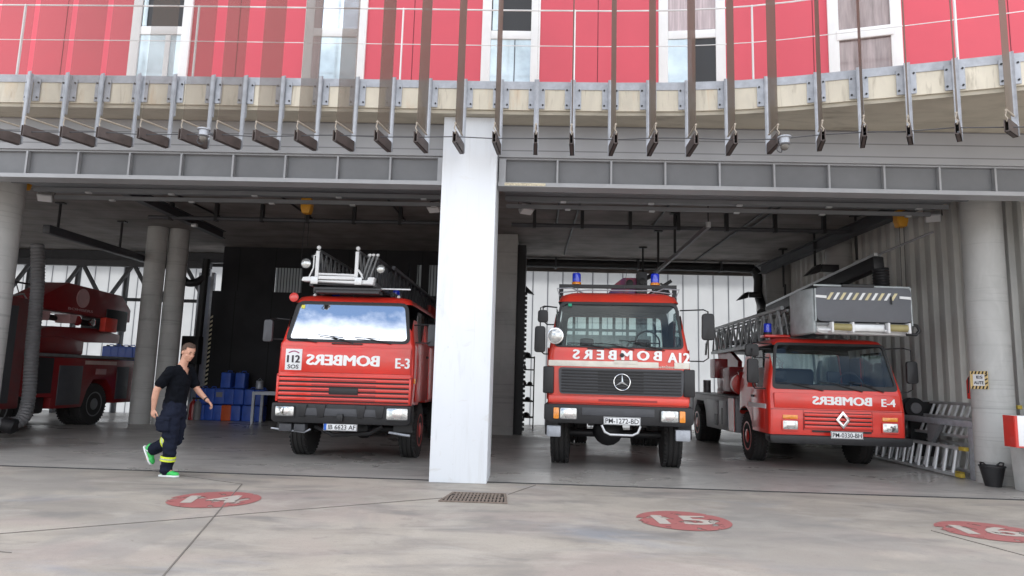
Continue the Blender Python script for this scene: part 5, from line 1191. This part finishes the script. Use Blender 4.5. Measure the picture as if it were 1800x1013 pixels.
def man():
    # local frame: +x is where he walks, y away from the camera, z up
    t = empty('person', (-4.80, 9.08, 0), R(-8), 'man walking right in a black V-neck shirt, dark work trousers and green trainers', 'person')
    M_skin = mat('skin', (.56, .30, .21), .55, var=.12, scale=20); M_shirt = mat('black_shirt', (.005, .006, .009), .9, spec=.1, var=.3, bump=.4, scale=10); M_tr = mat('navy_trousers', (.012, .015, .028), .9, spec=.12, var=.3, bump=.5, scale=8)
    J = {
     'pel': ((0, 0, .93), (.115, .10)), 'bel': ((.02, 0, 1.08), (.115, .10)), 'che': ((.03, 0, 1.26), (.135, .11)), 'upc': ((.035, 0, 1.37), (.13, .09)),
     'nec': ((.055, 0, 1.45), .062), 'nck': ((.085, 0, 1.53), .055), 'hd': ((.11, 0, 1.60), .06),
     'shn': ((.0, -.17, 1.375), .062), 'eln': ((-.12, -.235, 1.13), .045), 'fon': ((-.135, -.235, 1.03), .043), 'wrn': ((-.15, -.22, .885), .028),
     'shf': ((.06, .17, 1.375), .062), 'elf': ((.14, .24, 1.15), .043), 'fof': ((.20, .24, 1.09), .041), 'wrf': ((.33, .22, .995), .027),
     'hpn': ((.0, -.08, .88), .075), 'knn': ((.055, -.09, .50), .06), 'ann': ((.02, -.09, .09), .042), 'ton': ((.1, -.09, .05), .035),
     'hpf': ((.0, .08, .88), .075), 'knf': ((.02, .09, .47), .06), 'anf': ((-.36, .09, .30), .042), 'tof': ((-.39, .09, .20), .035)}
    E_ = [('pel', 'bel'), ('bel', 'che'), ('che', 'upc'), ('upc', 'nec'), ('nec', 'nck'), ('nck', 'hd'), ('upc', 'shn'), ('shn', 'eln'), ('eln', 'fon'), ('fon', 'wrn'), ('upc', 'shf'), ('shf', 'elf'), ('elf', 'fof'), ('fof', 'wrf'),
          ('pel', 'hpn'), ('hpn', 'knn'), ('knn', 'ann'), ('ann', 'ton'), ('pel', 'hpf'), ('hpf', 'knf'), ('knf', 'anf'), ('anf', 'tof')]
    meshes = [skin(J, E_)]
    # head, tilted down and turned slightly to the camera
    H = Matrix.Translation((.125, 0, 1.645)) @ Matrix.Rotation(R(-22), 4, 'Z') @ Matrix.Rotation(R(20), 4, 'Y')
    def hb(c, r, rot=None): meshes.append(ball(H @ Vector(c), r, H.to_3x3().to_4x4() @ (rot or Matrix.Identity(4))))
    hb((0, 0, .03), (.098, .078, .098)); hb((.03, 0, -.03), (.068, .062, .085)); hb((.055, 0, -.085), (.036, .036, .026)); hb((.072, 0, .015), (.028, .05, .04)); hb((.02, 0, -.05), (.07, .058, .05))
    hb((.103, 0, -.012), (.012, .011, .026), Matrix.Rotation(R(-18), 4, 'Y')); hb((.110, 0, -.026), (.014, .015, .010)); hb((.090, 0, -.052), (.012, .024, .007)); hb((.088, 0, -.063), (.011, .021, .007)); hb((.086, 0, .030), (.016, .046, .010))
    for s in (-1, 1): hb((-.005, s*.078, -.005), (.018, .010, .030)); hb((.060, s*.040, -.028), (.024, .02, .022))
    # hands
    def hand(w, d, curl, thumb, n_):
        """w wrist, d finger direction, curl direction of bending, thumb side"""
        w, d, c, th = Vector(w), Vector(d).normalized(), Vector(curl).normalized(), Vector(thumb).normalized()
        out = []
        P = {'w': (w, .026), 'p1': (w+d*.035, (.036, .018)), 'p2': (w+d*.085, (.040, .015))}
        hd = Matrix((d, c, th)).transposed().to_4x4()
        for k in range(1): out.append(ball(w+d*.05, (.052, .017, .042), hd, 16)); out.append(ball(w+d*.015, (.035, .022, .030), hd, 14))
        for k in range(4):
            b = w+d*.082+th*(.030-.020*k); L_ = (.068, .076, .070, .056)[k]; a1 = R(22+7*k); 
            d1 = d*math.cos(a1)+c*math.sin(a1); d2 = d*math.cos(a1*2.6)+c*math.sin(a1*2.6); d3 = d*math.cos(a1*3.6)+c*math.sin(a1*3.6)
            q = [b-d*.02, b+d1*L_*.42, b+d1*L_*.42+d2*L_*.33, b+d1*L_*.42+d2*L_*.33+d3*L_*.27]
            out.append(skin({str(i): (tuple(x), (.0095, .0093, .0085, .0072)[i]) for i, x in enumerate(q)}, [('0', '1'), ('1', '2'), ('2', '3')], 1))
        q = [w+d*.022+th*.022, w+d*.05+th*.052+c*.01, w+d*.082+th*.06+c*.022, w+d*.104+th*.056+c*.03]
        out.append(skin({str(i): (tuple(x), (.0125, .011, .010, .008)[i]) for i, x in enumerate(q)}, [('0', '1'), ('1', '2'), ('2', '3')], 1)); return out
    meshes += hand((-.15, -.22, .885), (-.05, .0, -1), (.35, .7, -.1), (1, -.3, 0), 0)
    meshes += hand((.33, .22, .995), (.82, -.12, -.55), (-.4, -.1, -1), (.45, -.75, .3), 1)
    body = finish(merge(meshes, .0055, 3), 'body', M_skin, t, recalc=False)
    # face details
    ey = flat('eye_dark', (.02, .015, .012), .3); br = mat('brow_hair', (.05, .028, .018), .8)
    # hair: cap hugging the skull
    hm = ball(Vector((0, 0, 0)), (.107, .086, .104), None, 28); bm = bmesh.new(); bm.from_mesh(hm)
    dead = [v for v in bm.verts if v.co.z < ((.045 if v.co.x > .055 else -.022+v.co.x*.9) if v.co.x > -.03 else -.075)]
    bmesh.ops.delete(bm, geom=dead, context='VERTS')
    for v in bm.verts:
        nz = noise.noise(v.co*60)*.004; v.co += v.co.normalized()*(nz + (.006 if v.co.x > .03 and v.co.z > .06 else 0)); v.co.z += .03
    bmesh.ops.transform(bm, matrix=H, verts=bm.verts); hme = bpy.data.meshes.new('hair'); bm.to_mesh(hme); bm.free()
    finish(hme, 'hair', mat('brown_hair', (.065, .036, .024), .75, var=.4, scale=60, bump=.6), body, recalc=False)
    for s in (-1, 1):
        MB().box(-.004, .004, -.014, .014, -.003, .003, H @ Matrix.Translation((.0985, s*.031, .036)) @ Matrix.Rotation(R(s*14), 4, 'Z')).build('eyebrow', br, body, bevel=.001)
        e = ball(H @ Vector((.091, s*.030, .012)), (.007, .011, .006), H.to_3x3().to_4x4(), 10); finish(e, 'eye', ey, body, recalc=False)
    MB().box(-.003, .003, -.018, .018, -.0015, .0015, H @ Matrix.Translation((.1005, 0, -.057))).build('mouth', flat('lips', (.30, .11, .09), .5), body)
    # shirt
    S = {'pel': ((0, 0, .915), (.148, .145)), 'hip': ((0, 0, .99), (.155, .150)), 'bel': ((.02, 0, 1.09), (.148, .142)), 'che': ((.03, 0, 1.25), (.165, .150)), 'upc': ((.035, 0, 1.365), (.150, .105)), 'nec': ((.05, 0, 1.43), (.085, .080)),
         'shn': ((.0, -.165, 1.37), .078), 'sln': ((-.055, -.205, 1.265), .072), 'sen': ((-.078, -.215, 1.215), .073), 'shf': ((.06, .165, 1.37), .078), 'slf': ((.1, .21, 1.27), .070), 'sef': ((.115, .22, 1.22), .070)}
    sm = merge([skin(S, [('pel', 'hip'), ('hip', 'bel'), ('bel', 'che'), ('che', 'upc'), ('upc', 'nec'), ('upc', 'shn'), ('shn', 'sln'), ('sln', 'sen'), ('upc', 'shf'), ('shf', 'slf'), ('slf', 'sef')])], .008, 3)
    for v in sm.vertices:
        n_ = noise.noise(Vector((v.co.x*9, v.co.y*9, v.co.z*16)))*.014+noise.noise(v.co*26)*.006; v.co += v.normal*n_
    bm = bmesh.new(); bm.from_mesh(sm)     # V neckline and open sleeve ends
    dead = [v for v in bm.verts if v.co.z > 1.475 or (v.co.x > .10 and abs(v.co.y) < (v.co.z-1.335)*.55) or (v.co.x > .06 and v.co.z > 1.44 and abs(v.co.y) < .06)]
    bmesh.ops.delete(bm, geom=dead, context='VERTS'); bm.to_mesh(sm); bm.free()
    finish(sm, 'shirt', M_shirt, body, recalc=False)
    # trousers
    T_ = {'pel': ((0, 0, .945), (.158, .150)), 'crt': ((0, 0, .86), (.156, .150)), 'hpn': ((.01, -.085, .80), .128), 'thn': ((.035, -.095, .64), .114), 'knn': ((.05, -.095, .48), .090), 'shn': ((.045, -.09, .28), .082), 'ann': ((.02, -.09, .075), (.082, .075)),
          'hpf': ((.0, .085, .80), .115), 'thf': ((.01, .09, .62), .10), 'knf': ((-.0, .09, .46), .092), 'shf': ((-.17, .09, .40), .084), 'anf': ((-.315, .09, .325), .080)}
    tm = merge([skin(T_, [('pel', 'crt'), ('crt', 'hpn'), ('hpn', 'thn'), ('thn', 'knn'), ('knn', 'shn'), ('shn', 'ann'), ('crt', 'hpf'), ('hpf', 'thf'), ('thf', 'knf'), ('knf', 'shf'), ('shf', 'anf')]), ball(Vector((-.03, -.17, .70)), (.10, .06, .12)), ball(Vector((-.05, .12, .66)), (.09, .05, .11))], .009, 3)
    for v in tm.vertices:
        n_ = noise.noise(Vector((v.co.x*7, v.co.y*7, v.co.z*16)))*.018+noise.noise(v.co*26)*.006; v.co += v.normal*n_
    tr = finish(tm, 'trousers', M_tr, body, recalc=False)
    hv = mat('hi_vis_yellow', (.62, .72, .04), .4, var=.12)
    def cuff(c, d, r, h, n_):
        MB().lathe([(r, -h/2), (r+.004, -h/2+.004), (r+.004, h/2-.004), (r, h/2)], c, d, 28, cap=False).build('hi_vis_band', hv, tr)
        MB().lathe([(r+.0045, -h*.1), (r+.0065, 0), (r+.0045, h*.1)], c, d, 28, cap=False).build('reflective_strip', M_steel, tr)
    cuff((.035, -.09, .235), (.12, 0, 1), .093, .065, 0); cuff((-.13, .09, .425), (.86, 0, .42), .098, .065, 1)
    box('cargo_pocket', M_tr, tr, -.09, .09, -.222, -.18, .60, .76, bevel=.015); box('pocket_flap', M_tr, tr, -.10, .10, -.232, -.18, .735, .785, bevel=.012)
    # shoes
    gr = mat('green_trainer', (.04, .48, .10), .45, var=.2); so_ = flat('sole_white', (.75, .78, .78), .5)
    def shoe(M):
        ms = [ball(Vector((.0, 0, .055)), (.055, .042, .05)), ball(Vector((.08, 0, .045)), (.085, .043, .036)), ball(Vector((.155, 0, .036)), (.06, .044, .028)), ball(Vector((-.02, 0, .08)), (.045, .038, .045))]
        me = merge(ms, .006, 3); up_ = finish(me, 'shoe', gr, body, M=M, recalc=False)
        pts = [(-.075, 0), (-.06, -.035), (.0, -.045), (.08, -.044), (.16, -.048), (.205, -.03), (.22, 0), (.205, .03), (.16, .048), (.08, .044), (0, .045), (-.06, .035)]
        MB().prism(pts, 0, .022, 'z', M).build('sole', so_, up_, bevel=.005)
        MB().box(-.01, .05, -.046, -.040, .03, .036, M @ Matrix.Rotation(R(-20), 4, 'Y')).build('stripe', so_, up_); MB().box(.03, .09, -.046, -.040, .03, .038, M @ Matrix.Rotation(R(-30), 4, 'Y')).build('stripe', so_, up_)
    shoe(Matrix.Translation((.0, -.09, .004))); shoe(Matrix.Translation((-.44, .09, .30)) @ Matrix.Rotation(R(62), 4, 'Y'))
    # watch
    MB().lathe([(.031, -.012), (.034, -.008), (.034, .008), (.031, .012)], (.305, .225, 1.012), (.82, -.1, -.55), 20, cap=False).build('watch', M_black, body)
man()
